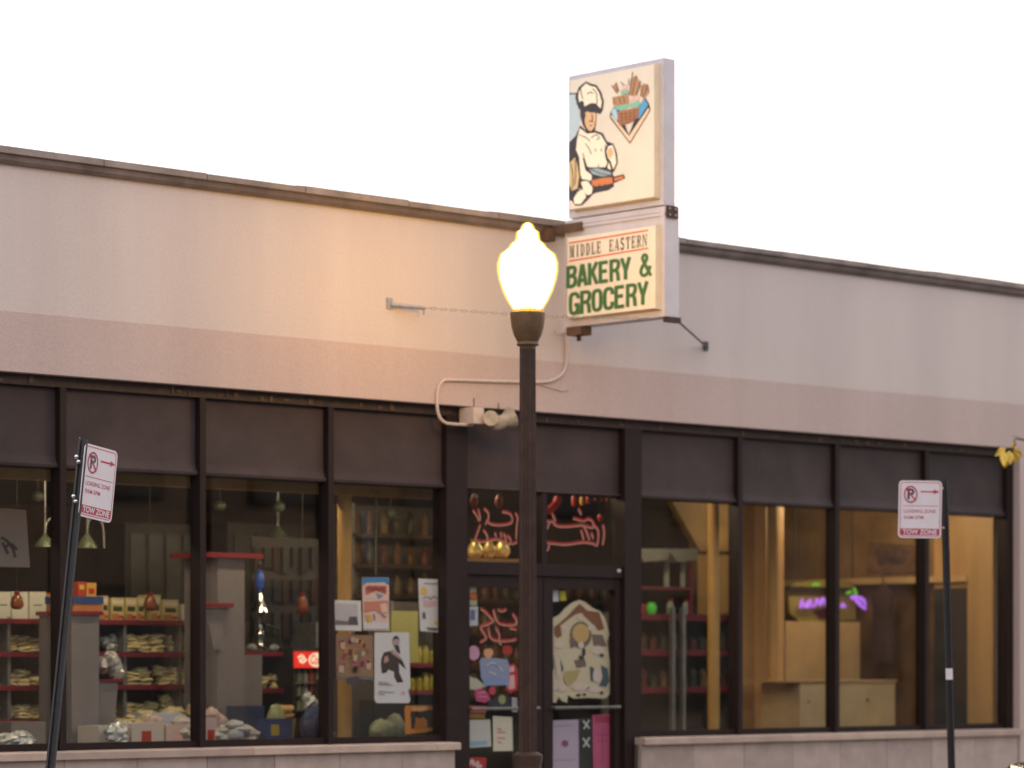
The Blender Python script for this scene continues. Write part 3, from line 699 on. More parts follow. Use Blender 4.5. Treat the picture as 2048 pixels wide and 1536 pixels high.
# ------------------------------------------------------------------ parking signs
SIGNW, SIGNH = .355, .455
def roundrect(x0, x1, y0, y1, r, n=4):
    o = []
    for cx, cy, a0 in ((x1-r, y0+r, -90), (x1-r, y1-r, 0), (x0+r, y1-r, 90), (x0+r, y0+r, 180)):
        for i in range(n+1):
            a = math.radians(a0 + 90*i/n); o.append((cx + r*math.cos(a), cy + r*math.sin(a)))
    return o
WHITE = mat('sign_white', (.66, .60, .64), .45, .05, 8); SRED = mat('sign_red', (.42, .02, .05), .45, .08, 8); SINK = mat('sign_ink', (.05, .05, .06), .5, 0)
FADE = mat('faded_sign_red', (.50, .12, .16), .5, .2, 20)
def parking_sign(root):
    """local frame: x right along the panel, z up, -y towards the reader; panel from x=0..W, z=-H..0"""
    W, H = SIGNW, SIGNH
    def P(d): return lambda u, v: Vector((u*W, -d, -H + v*H))
    ORG[root] = Vector((0, 0, 0))
    pl = MB().prism([P(0)(u/W, v/H) for u, v in roundrect(0, W, 0, H, .035)], (0, .004, 0)).build('panel', WHITE, root)
    def ly(mb, m, name): return mb.build(name, m, pl)
    b = MB(); o = roundrect(.012, W-.012, .012, H-.012, .028); i = roundrect(.018, W-.018, .018, H-.018, .023)
    n = len(o); b.v = [tuple(P(.001)(u/W, v/H)) for u, v in o+i]; b.f = [(q, (q+1) % n, n+(q+1) % n, n+q) for q in range(n)]
    ly(b, FADE, 'border')
    b = MB().prism([P(.001)(u, v) for u, v in ((.055, .055), (.945, .055), (.945, .165), (.055, .165))], (0, .0005, 0)); ly(b, SRED, 'red_band')
    t = MB(); put2d(t, twod('TOW ZONE', .03), P(.0025)(.10, .068), P(.0025)(.90, .068), P(.0025)(.10, .152)); ly(t, WHITE, 'lettering')
    t = MB(); put2d(t, twod('LOADING ZONE', .01), P(.0015)(.12, .44), P(.0015)(.86, .44), P(.0015)(.12, .50))
    ly(t, FADE, 'lettering')
    t = MB(); put2d(t, twod('9AM-5PM', .01), P(.0015)(.12, .33), P(.0015)(.58, .33), P(.0015)(.12, .39)); ly(t, FADE, 'lettering')
    t = MB(); put2d(t, twod('P', .03), P(.0015)(.20, .67), P(.0015)(.36, .67), P(.0015)(.20, .86)); ly(t, SINK, 'parking_letter')
    # ring, slash, arrow, rule
    c = MB(); R = .056; n = 28
    for rr in (R, R-.010):
        for q in range(n):
            an = 2*math.pi*q/n; c.v.append(tuple(P(.002)((.0975 + rr*math.cos(an))/W, (.345 + 1.22*rr*math.sin(an))/H)))
    c.f = [(q, (q+1) % n, n+(q+1) % n, n+q) for q in range(n)]
    ly(c, SRED, 'ring')
    ly(strokes(MB(), [[(.055, .395), (.140, .295)]], .011, lambda u, v: P(.0028)(u/W, v/H)), SRED, 'slash')
    ar = strokes(MB(), [[(.180, .368), (.315, .368)]], .010, lambda u, v: P(.002)(u/W, v/H))
    n0 = len(ar.v); ar.v += [tuple(P(.0023)(u/W, v/H)) for u, v in ((.285, .385), (.335, .368), (.285, .351))]; ar.f.append((n0, n0+1, n0+2))
    ly(ar, SRED, 'arrow')
    ly(strokes(MB(), [[(.035, .255), (.325, .255)]], .004, lambda u, v: P(.002)(u/W, v/H)), FADE, 'rule')
def frame_from(px_dir, n):
    pass
def place_sign(name, label, topleft, xdir, up, group='no parking signs on posts'):
    r = bpy.data.objects.new(name, None); COL.objects.link(r); tag(r, label, 'parking sign', group)
    parking_sign(r)
    x = Vector(xdir).normalized(); z = (Vector(up) - x*Vector(up).dot(x)).normalized(); y = z.cross(x)
    r.matrix_world = Matrix(((x.x, y.x, z.x, topleft.x), (x.y, y.y, z.y, topleft.y), (x.z, y.z, z.z, topleft.z), (0, 0, 0, 1)))
    return r
PY = -3.1
# right sign: almost square to the viewer
pt = onY(1888, 958, PY); pb = onY(1903, 1536, PY); dn = (pb-pt).normalized(); foot = pt + dn * ((pt.z + .02) / -dn.z)
def post(label, top, foot, name):
    t = thing(name, tuple(foot), label, 'sign post', 'steel posts of the no parking signs')
    ax = (top - foot).normalized(); sx = RT - ax*RT.dot(ax); sx.normalize(); sy = ax.cross(sx)
    if sy.dot(FW) < 0: sy = -sy
    mb = MB()
    prof = [(-.030, -.006), (-.018, -.006), (-.012, .022), (.012, .022), (.018, -.006), (.030, -.006), (.030, -.001), (.021, -.001), (.015, .028), (-.015, .028), (-.021, -.001), (-.030, -.001)]
    pts = [foot + sx*a + sy*b for a, b in prof]
    mb.prism(pts, top - foot)
    mb.build('channel', M['post'], t)
    return t, sx, sy, ax
tr_, sx, sy, ax = post('straight dark steel post right of the doors with a white sticker low down', pt, foot, 'sign_post')
s0 = foot + ax * ((onY(1897, 1348, PY).z - foot.z) / ax.z)
MB().box(-.001, .001, 0, 0, 0, 0)
q = [s0 + sx*a - sy*.008 + ax*b for a, b in ((-.028, -.045), (.028, -.045), (.028, .045), (-.028, .045))]
MB().prism(q, sy*.0012).build('sticker', WHITE, tr_)
xd = (RT*.985 + FW*.17).normalized() - Vector((0, 0, .006))
tl = onY(1797, 961, PY) - FW*.035
upv = (onY(1797, 961, PY) - onY(1803, 1072, PY)).normalized()
place_sign('parking_sign', 'no parking loading zone sign facing the street, mounted square on the right post', tl, xd, upv)
bo = MB()
for f_ in (.10, .86):
    c = pt + dn * (.035 + f_*.42); c = c - RT*.018 - FW*.02; bo.blob(c, .012, .012, .012)
bo.build('bolts', mat('brass_bolt', (.5, .33, .12), .35, .1, 10, metal=.6), tr_, True)
# left sign: leaning post, panel turned well away
pt = onY(167, 878, PY); pb = onY(101, 1536, PY); dn = (pb-pt).normalized(); foot = pt + dn * ((pt.z + .02) / -dn.z)
tl_, sx, sy, ax = post('leaning dark steel post on the left, holed along its length', pt, foot, 'sign_post')
hl = MB(); bl_ = MB()
Lp = (pt - foot).length
for i in range(int(Lp/.052)):
    c = foot + ax*(.06 + i*.052) - sy*.001 - sx*.024
    hl.blob(c, .005, .004, .013, 6, 4)
tag(hl.build('punched_holes', mat('worn_edge', (.24, .19, .13), .5, .4, 30), tl_), kind='stuff')
for (bx, by) in ((154, 914), (158, 924), (148, 993), (152, 1003)):
    c = onY(bx, by, PY) - FW*.03; bl_.blob(c, .013, .013, .013)
bl_.build('bolts', M['chrome'], tl_, True)
xdl = RT*.46 + FW*.888
upl = RT*.085 + FW*.0686 + Vector((0, 0, 1))
tl = onY(172, 886, PY) - FW*.03
place_sign('parking_sign', 'no parking loading zone sign turned edge on, on the leaning left post', tl, xdl - Vector((0, 0, .10)), upl)

# ------------------------------------------------------------------ shop goods
def shelf_unit(name, label, xp0, xp1, Y, rows, depth, edge=None, m_up=None, refy=1300, tops=None, uprights=(0, 1), zt=None, gap=None):
    a = onY(xp0, refy, Y); b = onY(xp1, refy, Y)
    t = thing(name, (a.x, Y, .06), label, 'shelf unit')
    zs = []
    for py in rows:
        z = onY((xp0+xp1)/2, py, Y).z; zs.append(z)
        s_ = MB().box(a.x, b.x, Y+.021, Y+depth, z-.03, z).build('shelf', M['grey'], t)
        MB().box(a.x, b.x, Y, Y+.02, z-.036, z+.004).build('front_edge' if edge else 'red_edge', edge or M['red'], s_)
    zmax = zt or max(zs) + .02
    MB().box(a.x, b.x, Y+depth, Y+depth+.03, .06, zmax).build('back_panel', M['grey'], t)
    for u in uprights:
        xx = a.x + (b.x-a.x)*u
        MB().box(xx-.015, xx+.015, Y+.04, Y+depth-.002, .06, zmax).build('upright', M['steel'], t)
    return a.x, b.x, zs
SY = 2.0; TZ = .86
ROW = [1240, 1305, 1371, 1437]
ax0, ax1, zs = shelf_unit('bread_shelf', 'long bread shelf unit with red edges behind the left windows', -60, 437, SY, ROW, .42, uprights=(0, .16, .33, .62, .85, 1))
def row_z(i): return zs[i]
# bread bags
def bread_bag(w_, h_, m, n=None):
    mb = MB(); n = n or max(2, int(h_/.026)); r = w_/2
    for i in range(n):
        z = (i+.5)*h_/n; dx = random.uniform(-.02, .02); dy = random.uniform(-.012, .012); rr = r*random.uniform(.82, 1.04)*(1 - .22*(i/n)**2)
        k0 = len(mb.v); mb.lathe([(rr*.8, -h_/n*.5), (rr, -h_/n*.15), (rr*.97, h_/n*.25), (rr*.7, h_/n*.55), (rr*.2, h_/n*.62)], (dx, dy, z), 13)
        tx, ty, ph = random.uniform(-.16, .16), random.uniform(-.1, .1), random.uniform(0, 6)
        for q in range(k0, len(mb.v)):
            a, b, c = mb.v[q]; an = math.atan2(b, a); mb.v[q] = (a, b, max(.001, c + a*tx + b*ty + .006*math.sin(3*an + ph)))
    return mb
def good(mb, name, m, loc, label, cat, group=None, smooth=True):
    """a small thing built in local coordinates with its base at the origin"""
    me = bpy.data.meshes.new(name); me.from_pydata(mb.v, [], mb.f); me.validate(); me.materials.append(m)
    if smooth:
        me.polygons.foreach_set('use_smooth', [True]*len(me.polygons)); me.set_sharp_from_angle(angle=math.radians(35))
    o = bpy.data.objects.new(name, me); COL.objects.link(o); o.location = loc; o.rotation_euler.z = random.uniform(-.1, .1)
    ORG[o] = Vector((0, 0, 0))
    return tag(o, label, cat, group)
def px2m(px, Y, xp): return px * (onY(xp, 1300, Y) - CAM).dot(FW) / FPX / .93
bnames = ['top', 'second', 'third', 'lowest']
def put_bread(i, spans, where, Y=SY, m='bread', zrow=None):
    z = zs[i] if zrow is None else zrow
    for (a, b, h) in spans:
        n = max(1, round((b-a)/26)); wd = (b-a)/n
        for q in range(n):
            xp = a + (q+.5)*wd
            p = onY(xp, 1300, Y+.16)
            W = px2m(wd, Y, xp)*random.uniform(1.45, 1.7); H = px2m(h*random.uniform(1.0, 1.5), Y, xp)
            good(bread_bag(W, H, M[m]), 'bread_bag', M[m], (p.x, Y+.05+W*.5+random.uniform(0, .05), z+.001),
                 'bag of stacked flat bread on the %s red edged shelf, %s' % (bnames[i], where), 'bread', 'bread bags on the %s shelf, %s' % (bnames[i], where))
put_bread(1, [(4, 116, 26)], 'left of the white stand')
put_bread(2, [(4, 112, 20)], 'left of the white stand')
put_bread(3, [(2, 104, 20)], 'left of the white stand')
put_bread(1, [(240, 322, 28), (334, 390, 28), (410, 434, 26)], 'right of the white stand')
put_bread(2, [(244, 300, 22), (312, 386, 30), (410, 433, 28)], 'right of the white stand')
put_bread(3, [(208, 316, 20), (318, 386, 30), (408, 434, 24)], 'right of the white stand')
def silver_bag(xp, Y, z, w_, h_, label):
    mb = MB()
    for q in range(5): mb.blob((random.uniform(-.32, .32)*w_, random.uniform(-.03, .03), h_*(.3+.1*q)), w_*.34, w_*.3, h_*.3, 11, 7, .26)
    p = onY(xp, 1300, Y)
    return good(mb, 'plastic_bag', M['foil'], (p.x, Y, z), label, 'bag', smooth=False)
silver_bag(214, SY+.18, zs[1], .17, .15, 'shiny clear bag on the second shelf beside the white stand')
def carton(xp0, xp1, ytop, Y, z, depth, m, label, cat, prints=(), name='carton', group=None):
    a = onY(xp0, 1250, Y); b = onY(xp1, 1250, Y); zt = onY((xp0+xp1)/2, ytop, Y).z
    W = b.x - a.x - .006; H = zt - z
    t = thing(name, ((a.x+b.x)/2, Y, z), label, cat, group)
    ORG[t] = Vector((0, 0, 0))
    MB().box(-W/2, W/2, 0, depth, 0, H).build('box', m, t)
    fl = MB().prism([(-W/2, 0, H), (W/2, 0, H), (W/2, depth*.5-.001, H), (-W/2, depth*.5-.001, H)], (0, 0, .002)).build('flap', m, t)
    for (u0, u1, v0, v1, pm) in prints:
        MB().box(-W/2+u0*W, -W/2+u1*W, -.0015, 0, v0*H, v1*H).build('printed_label', pm, t)
    t.location = ((a.x+b.x)/2, Y, z); t.rotation_euler.z = random.uniform(-.04, .04)
    return t
pw, py_, pr_, pg = cm(214, 205, 190), cm(225, 190, 90), cm(180, 50, 30), cm(60, 60, 30)
wc = mat('white_card', (.62, .62, .56), .5, .06, 8); yc = mat('yellow_card', (.58, .46, .20), .5, .15, 12); oc = mat('orange_card', (.48, .17, .06), .5, .1, 8)
Yr = SY+.05
for (a, b, lb) in ((-8, 22, 'white carton at the left edge of the top shelf'), (23, 57, 'white carton behind the left amber vase on the top shelf'), (58, 93, 'white carton between amber vase and orange carton on the top shelf')):
    carton(a, b, 1184, Yr, zs[0], .2, wc, lb, 'carton', [(.1, .9, .80, .92, pw), (.25, .75, .5, .54, pg)])
carton(94, 114, 1187, Yr, zs[0], .2, oc, 'orange red carton on the top shelf beside the leaning post', 'carton', [(.1, .9, .3, .7, pr_)])
yl = ['narrow patterned carton just right of the blue tray', 'yellow patterned carton on the top shelf, left of a matching pair', 'yellow patterned carton, right one of a matching pair', 'slim pale carton left of the hanging amber vase', 'white and yellow carton right of the hanging amber vase', 'patterned yellow carton next to the cream carton', 'plain cream carton against the window bar']
for (a, b, tp), lb in zip(((204, 217, 1192), (222, 249, 1196), (251, 274, 1196), (275, 290, 1196), (302, 322, 1190), (324, 358, 1200), (363, 388, 1209)), yl):
    plain = 'cream' in lb and 'plain' in lb
    carton(a, b, tp, Yr, zs[0], .18, wc if plain else yc, lb, 'carton', [] if plain else [(.08, .92, .72, .9, pw), (.15, .85, .40, .62, pg), (.05, .6, .05, .3, oc), (.6, .95, .08, .22, pr_)])
def vase(xp, ytop, ybot, Y, r, label, name='amber_vase', m=None):
    a = onY(xp, ybot, Y); b = onY(xp, ytop, Y); h = b.z - a.z
    t = thing(name, (a.x, Y, a.z), label, 'vase')
    MB().lathe([(r*.5, 0), (r*.95, h*.15), (r, h*.4), (r*.75, h*.75), (r*.4, h*.93), (r*.45, h)], (a.x, Y, a.z), 16).build('body', m or M['amber'], t, True)
    MB().lathe([(r*.43, h*1.001), (r*.48, h*1.03), (r*.2, h*1.12)], (a.x, Y, a.z), 12).build('lid', M['red'], t, True)
    return t
VS = {}
VS[34] = vase(34, 1186, 1219, SY-.12, .055, 'amber glass vase hanging before the white cartons on the left')
VS[300] = vase(300, 1188, 1222, SY-.12, .055, 'amber glass vase hanging before the yellow cartons')
VS[605] = vase(605, 1190, 1232, 1.6, .055, 'dim amber vase hanging alone above the lit drink cooler')
for xx, yt in ((34, 1186), (300, 1188), (605, 1190)):
    Y = SY-.12 if xx < 500 else 1.6
    a = onY(xx, yt, Y)
    MB().tube([(a.x, Y, a.z+.01), (a.x, Y, 3.25)], .0022, 5).build('cord', M['dark'], VS[xx])
# white stepped stands
st1 = thing('display_stand', tuple(onY(168, 1480, 1.45)), 'white stepped display stand carrying the blue tray', 'display stand')
a = onY(143, 1225, 1.45); b = onY(198, 1225, 1.45)
MB().box(a.x, b.x, 1.45, 1.9, .06, a.z-.02).build('column', M['white'], st1)
MB().box(a.x-.02, b.x+.03, 1.43, 1.92, a.z-.02, a.z+.012).build('red_top', M['red'], st1)
a2 = onY(236, 1358, 1.5)
MB().prism([(b.x+.001, 1.5, .06), (b.x+.10, 1.5, .06), (a2.x, 1.5, a2.z-.02), (b.x+.001, 1.5, a2.z-.02)], (0, .38, 0)).build('step', M['white'], st1)
MB().box(b.x+.001, a2.x+.03, 1.48, 1.9, a2.z-.02, a2.z).build('red_ledge', M['red'], st1)
zst = a.z+.012
silver_bag(222, 1.68, a2.z, .20, .22, 'big crumpled clear bag on the red ledge of the white stand')
tr = thing('tray', (0, 0, 0), 'blue and orange shallow tray on top of the white stand', 'tray')
a = onY(143, 1200, 1.5); b = onY(200, 1200, 1.5)
zt_ = onY(170, 1193, 1.5).z
MB().box(a.x, b.x, 1.47, 1.85, zst, zst+(zt_-zst)*.5).build('lower_tray', cm(190, 120, 70), tr)
MB().box(a.x-.01, b.x+.01, 1.465, 1.855, zst+(zt_-zst)*.5, zt_).build('blue_rim', cm(40, 70, 130), tr)
carton(155, 172, 1164, 1.55, zt_, .12, cm(190, 60, 30), 'small red and yellow carton on the blue tray', 'carton', [(.2, .8, .5, .8, py_)])
carton(173, 193, 1166, 1.55, zt_, .12, cm(220, 160, 70), 'small yellow carton on the blue tray', 'carton', [(.2, .8, .2, .6, pr_)])
st2 = thing('display_stand', tuple(onY(460, 1480, 1.4)), 'tall white display stand with a red top beside the water pipe', 'display stand')
a = onY(435, 1110, 1.4); b = onY(489, 1110, 1.4)
MB().box(a.x, b.x, 1.4, 1.85, .06, a.z-.02).build('column', M['white'], st2)
c0_ = onY(413, 1100, 1.36); c1_ = onY(527, 1104, 1.36)
MB().box(c0_.x, c1_.x, 1.36, 1.87, a.z-.02, a.z+.02).build('red_top', M['red'], st2)
d0 = onY(409, 1210, 1.34); d1 = onY(468, 1210, 1.34)
MB().box(d0.x, d1.x, 1.34, 1.399, d0.z-.018, d0.z+.018).build('red_ledge', M['red'], st2)
MB().prism([onY(410, 1216, 1.37), onY(446, 1216, 1.37), onY(446, 1300, 1.37), onY(428, 1300, 1.37)], (0, .028, 0)).build('bracket', M['white'], st2)
b2 = onY(528, 1110, 1.45)
MB().box(b.x+.001, b2.x-.02, 1.45, 1.85, .06, onY(500, 1310, 1.45).z).build('side_step', M['white'], st2)
# cartons along the sill bottom
lows = [(196, 258, 1452, cm(205, 195, 190), 'crumpled white carton low beside the stand', []), (262, 330, 1446, cm(214, 196, 188), 'white carton with red print low in the second window', [(.3, .6, .2, .7, pr_)]), (332, 384, 1450, cm(220, 190, 180), 'pale pink carton low in the second window', [(.3, .7, .1, .8, cm(230, 180, 170))]), (290, 364, 1426, cm(180, 186, 205), 'bluish carton stacked behind the low white ones', [(.2, .7, .3, .6, pr_)]), (410, 434, 1436, cm(210, 180, 185), 'pink and white carton just right of the window bar', [(.2, .8, .2, .6, pr_)]), (22, 92, 1444, cm(120, 112, 112), 'grey carton under the lowest bread shelf', [])]
for (a, b, tp, m, lb, pp) in lows:
    Y = 1.1 if 'behind' not in lb and 'under' not in lb else 1.45
    carton(a, b, tp, Y, TZ, .28, m, lb, 'carton', pp)
for bx0, bx1, nm in ((-20, 440, 'left'),):
    a = onY(bx0, 1490, 1.05); b = onY(560, 1490, 1.05)
    t = thing('display_table', (a.x, 1.05, .06), 'low display table behind the left sills holding cartons', 'table')
    MB().box(a.x, b.x, 1.05, 1.78, .82, TZ).build('tabletop', M['white'], t)
    for xx in (a.x+.05, b.x-.05):
        for yy in (1.09, 1.74): MB().box(xx-.02, xx+.02, yy-.02, yy+.02, .06, .82).build('leg', M['steel'], t)
silver_bag(30, 1.15, TZ, .30, .16, 'clear plastic bag low at the left edge')
silver_bag(232, 1.02, TZ, .22, .22, 'silvery crumpled wrap low beside the white stand')
silver_bag(455, 1.15, TZ, .34, .18, 'crumpled white plastic below the tall stand')
# second run of shelves, water pipe, cooler
xa, xb, zs2 = shelf_unit('snack_shelf', 'dark shelf with red edges between tall white stand and cooler', 488, 640, SY, [1304, 1377], .40, uprights=(0, 1), zt=1.9)
t = thing('water_pipe', tuple(onY(521, 1301, 1.75)), 'tall silver water pipe with a blue glass stem', 'water pipe')
p = onY(520, 1301, SY+.15); wz = zs2[0]; sc = (onY(520, 1122, SY+.15).z - wz)
MB().lathe([(.075, 0), (.08, .02*sc), (.03, .08*sc), (.022, .14*sc), (.04, .2*sc), (.024, .25*sc), (.018, .3*sc), (.06, .38*sc), (.085, .44*sc), (.06, .52*sc), (.03, .58*sc), (.015, .66*sc)], (p.x, p.y, wz), 18).build('base', M['chrome'], t, True)
MB().lathe([(.015, .662*sc), (.035, .72*sc), (.04, .80*sc), (.025, .88*sc), (.012, .9*sc)], (p.x, p.y, wz), 14).build('glass_stem', M['blue'], t, True)
MB().lathe([(.012, .902*sc), (.03, .93*sc), (.012, .96*sc), (.02, 1.0*sc)], (p.x, p.y, wz), 14).build('bowl', M['chrome'], t, True)
MB().tube([(p.x+.02, p.y-.03, wz+.3*sc), (p.x+.16, p.y-.06, wz+.25*sc), (p.x+.18, p.y-.05, wz+.01)], .012, 8).build('hose', M['dark'], t, True)
z = zs2[0]
for (xa_, xb_, lb) in ((495, 512, 'white paper parcel left of the water pipe'), (536, 560, 'white paper parcel right of the water pipe')):
    p = onY((xa_+xb_)/2, 1300, SY+.1); mb = MB(); mb.blob((0, 0, .035), .05, .05, .035, 9, 5, .12)
    good(mb, 'parcel', M['foil'], (p.x, SY+.1, z), lb, 'parcel')
bnames2 = 'flat bread stacked on the shelf below the water pipe'
for (xp, h) in ((524, 22), (548, 26), (570, 18)):
    p = onY(xp, 1372, SY+.15); W = .13
    good(bread_bag(W, px2m(h, SY, xp), M['bread']), 'bread_bag', M['bread'], (p.x, SY+.14, zs2[1]+.001), 'bag of ' + bnames2, 'bread', 'bread below the water pipe')
co = thing('drink_cooler', tuple(onY(618, 1480, 2.1)), 'drink cooler with a lit red sign and white lettering', 'cooler')
CY = 1.85
a = onY(589, 1305, CY); b = onY(660, 1305, CY); zt1 = onY(620, 1303, CY).z; zt0 = onY(620, 1337, CY).z
MB().box(a.x, b.x, CY+.02, CY+.6, zt0, zt1+.03).build('header_box', M['dark'], co)
hs = MB().box(a.x+.004, b.x-.004, CY, CY+.019, zt0+.005, zt1).build('lit_sign', M['litred'], co)
def CZ(px_, py_): return onY(px_, py_, CY-.003)
t2 = MB(); t2.prism([CZ(633+16*math.cos(q*math.pi/9), 1320+14.5*math.sin(q*math.pi/9)) for q in range(18)], (0, .001, 0)); t2.build('disc', M['litwhite'], hs)
t3 = MB(); put2d(t3, twod('Coca', .02), onY(620, 1328, CY-.006), onY(646, 1330, CY-.006), onY(623, 1309, CY-.006)); t3.build('lettering', M['litred'], hs)
t3 = strokes(MB(), [[(596,1316),(603,1311),(608,1316),(600,1321),(606,1325),(613,1318)]], 4.5, lambda x_, y_: onY(x_, y_, CY-.004)); t3.build('lettering', M['litwhite'], hs)
MB().box(a.x, b.x, CY+.5, CY+.6, .06, zt0).build('back_panel', M['caselit'], co)
for xx in (a.x, b.x-.03): MB().box(xx, xx+.03, CY+.02, CY+.5, .06, zt0).build('side_panel', M['dark'], co)
for yy in (1365, 1390, 1420): 
    z = onY(620, yy, CY).z; MB().box(a.x+.03, b.x-.03, CY+.03, CY+.5, z-.012, z).build('shelf', M['steel'], co)
    for q in range(5):
        xx = a.x + .06 + q*(b.x-a.x-.12)/4
        g_ = MB().lathe([(.026, 0), (.027, .07), (.012, .095), (.012, .11)], (0, 0, 0), 10)
        good(g_, 'drink_can', (cm(200, 90, 80), cm(160, 165, 130), cm(190, 185, 170))[q % 3], (xx, CY+.1, z+.001), 'small drink bottle on the %s shelf of the cooler' % {1365: 'upper', 1390: 'middle', 1420: 'lower'}[yy], 'bottle', 'bottles on the %s cooler shelf' % {1365: 'upper', 1390: 'middle', 1420: 'lower'}[yy])
# blue boxes and pastry below
carton(490, 530, 1412, 1.12, TZ, .25, cm(48, 62, 96), 'dark blue carton low under the side step', 'carton', [(.2, .8, .3, .5, cm(120, 40, 50))])
carton(531, 585, 1438, 1.0, TZ, .22, cm(38, 66, 120), 'bright blue carton low beside the pastry stack', 'carton', [(.2, .5, .4, .8, cm(190, 160, 60))])
p = onY(570, 1430, 1.35)
good(bread_bag(.20, .10, M['bun']), 'bread_bag', M['bun'], (p.x, 1.35, onY(570, 1436, 1.35).z), 'golden pastry stack on a basket above the blue cartons', 'bread')
tb = MB().lathe([(.05, .0), (.075, .12), (.08, .13)], (0, 0, 0), 14)
zb_ = onY(570, 1436, 1.35).z
good(MB().lathe([(.06, 0), (.10, zb_-TZ-.002), (.105, zb_-TZ-.001)], (0, 0, 0), 14), 'basket', M['bun'], (p.x, 1.35, TZ), 'small wicker basket under the pastry stack', 'basket')
p = onY(552, 1440, 1.3); mb = MB(); mb.blob((0, 0, .17), .10, .07, .17, 9, 6, .12); good(mb, 'plastic_bag', mat('green_bag', (.30, .32, .16), .3, .3, 20, .5, 30), (p.x, 1.3, TZ), 'greenish plastic bag behind the bright blue carton', 'bag')
p = onY(615, 1470, 1.1); mb = MB(); 
for q in range(4): mb.blob((random.uniform(-.09, .09), 0, .15+random.uniform(-.06, .08)), .10, .08, .14, 9, 6, .15)
dk = mat('navy_bag', (.04, .045, .11), .3, .3, 20, .5, 30)
good(mb, 'plastic_bag', dk, (p.x, 1.1, TZ), 'navy plastic bag with white spots low before the cooler', 'bag')
silver_bag(616, 1.25, 1.12, .15, .18, 'clear wrapped parcel on top of the navy bag')
a = onY(586, 1500, 1.0); b = onY(905, 1500, 1.0)
t = thing('display_table', (a.x, 1.0, .06), 'low display table behind the posters beside the door', 'table')
MB().box(a.x-.05, b.x, .95, 1.6, .82, TZ).build('tabletop', M['dark'], t)
for xx in (a.x, b.x-.05):
    for yy in (1.0, 1.55): MB().box(xx-.02, xx+.02, yy-.02, yy+.02, .06, .82).build('leg', M['steel'], t)

# jars right of the posters
shx0, shx1, zs3 = shelf_unit('jar_shelf', 'shelf of yellow jars behind the white leaflet', 790, 905, 1.9, [1327, 1381], .35, uprights=(0, 1), zt=2.1)
jy = mat('yellow_jar', (.42, .36, .06), .2, .3, 16); jl = mat('jar_lid', (.5, .42, .1), .35, .1, 10, metal=.3)
for i, z in enumerate(zs3):
    for q in range(7):
        xp = 808 + q*13.5; p = onY(xp, 1300, 1.98)
        t = thing('jar', (0, 0, 0), 'yellow jar on the %s red edged shelf beside the door' % ('upper', 'lower')[i], 'jar', 'yellow jars on the %s shelf' % ('upper', 'lower')[i])
        H = random.uniform(.10, .15)
        MB().lathe([(.032, 0), (.034, .01), (.034, H*.8), (.024, H*.9)], (0, 0, 0), 12).build('body', jy, t, True)
        MB().lathe([(.027, H*.9), (.027, H*1.05), (.02, H*1.06)], (0, 0, 0), 12).build('lid', jl, t, True)
        t.location = (p.x, 1.97, z+.001)
panelY('freezer_case', 706, 748, 1360, 1.3, .5, M['grey'])
o = [q for q in COL.objects if q.name.startswith('freezer_case')][0]; tag(o, 'plain grey metal cabinet beside the ochre column', 'cabinet')
panelY('dark_cabinet', 750, 818, 1400, 1.1, .4, M['dark'], zb=TZ)
o = [q for q in COL.objects if q.name.startswith('dark_cabinet')][0]; tag(o, 'small black box under the portrait poster', 'box')
panelY('yellow_board', 783, 836, 1222, 1.5, .02, cm(196, 190, 120), zb=1.55)
o = [q for q in COL.objects if q.name.startswith('yellow_board')][0]; tag(o, 'pale yellow board behind the leaflets in the poster window', 'board')
p = onY(715, 1486, .6); mb = MB(); mb.blob((0, 0, .09), .06, .05, .09, 9, 6, .1)
good(mb, 'plastic_bag', M['foil'], (p.x, .98, TZ), 'little white bag at the foot of the ochre column', 'bag')
p = onY(775, 1480, .98); mb = MB(); mb.blob((-.05, 0, .10), .13, .09, .11, 9, 6, .12); mb.blob((.1, 0, .12), .11, .08, .13, 9, 6, .12)
good(mb, 'plastic_bag', mat('olive_bag', (.24, .25, .16), .35, .3, 20, .5, 30), (p.x, 1.0, TZ), 'olive sack below the portrait poster', 'bag')
# hanging string
a = onY(752, 985, .4); b = onY(752, 1150, .4)
tag(MB().tube([a, b], .007, 6).build('hanging_chain', M['greenish']), 'pale green cord hanging in the poster window', 'cord')
# pendant lamps
def bell(name, xp, ytop, ybot, Y, r, label, arms=True):
    a = onY(xp, ybot, Y); b = onY(xp, ytop, Y)
    t = thing(name, (a.x, Y, a.z), label, 'pendant lamp'); h = b.z - a.z
    MB().lathe([(r, 0), (r*.95, h*.15), (r*.6, h*.55), (r*.25, h*.85), (r*.12, h)], (a.x, Y, a.z), 18).build('shade', M['greenish'], t, True)
    if arms:
        MB().tube(smoothline([(a.x, Y, b.z), (a.x+.02, Y, b.z+.10), (a.x+.10, Y, b.z+.14), (a.x+.16, Y, b.z+.05), (a.x+.17, Y, b.z-.12)]), .008, 6).build('arm', M['steel'], t, True)
    MB().tube([(a.x, Y, b.z), (a.x, Y, 3.25)], .006, 6).build('cord', M['steel'], t)
    return t
bell('pendant_lamp', 90, 1068, 1094, 1.9, .085, 'pale green bell lamp left of the left post')
bell('pendant_lamp', 174, 1066, 1096, 1.9, .085, 'pale green bell lamp below the left parking sign')
bell('pendant_lamp', 556, 1052, 1086, 3.2, .12, 'pale green bell lamp above the water pipe', False)
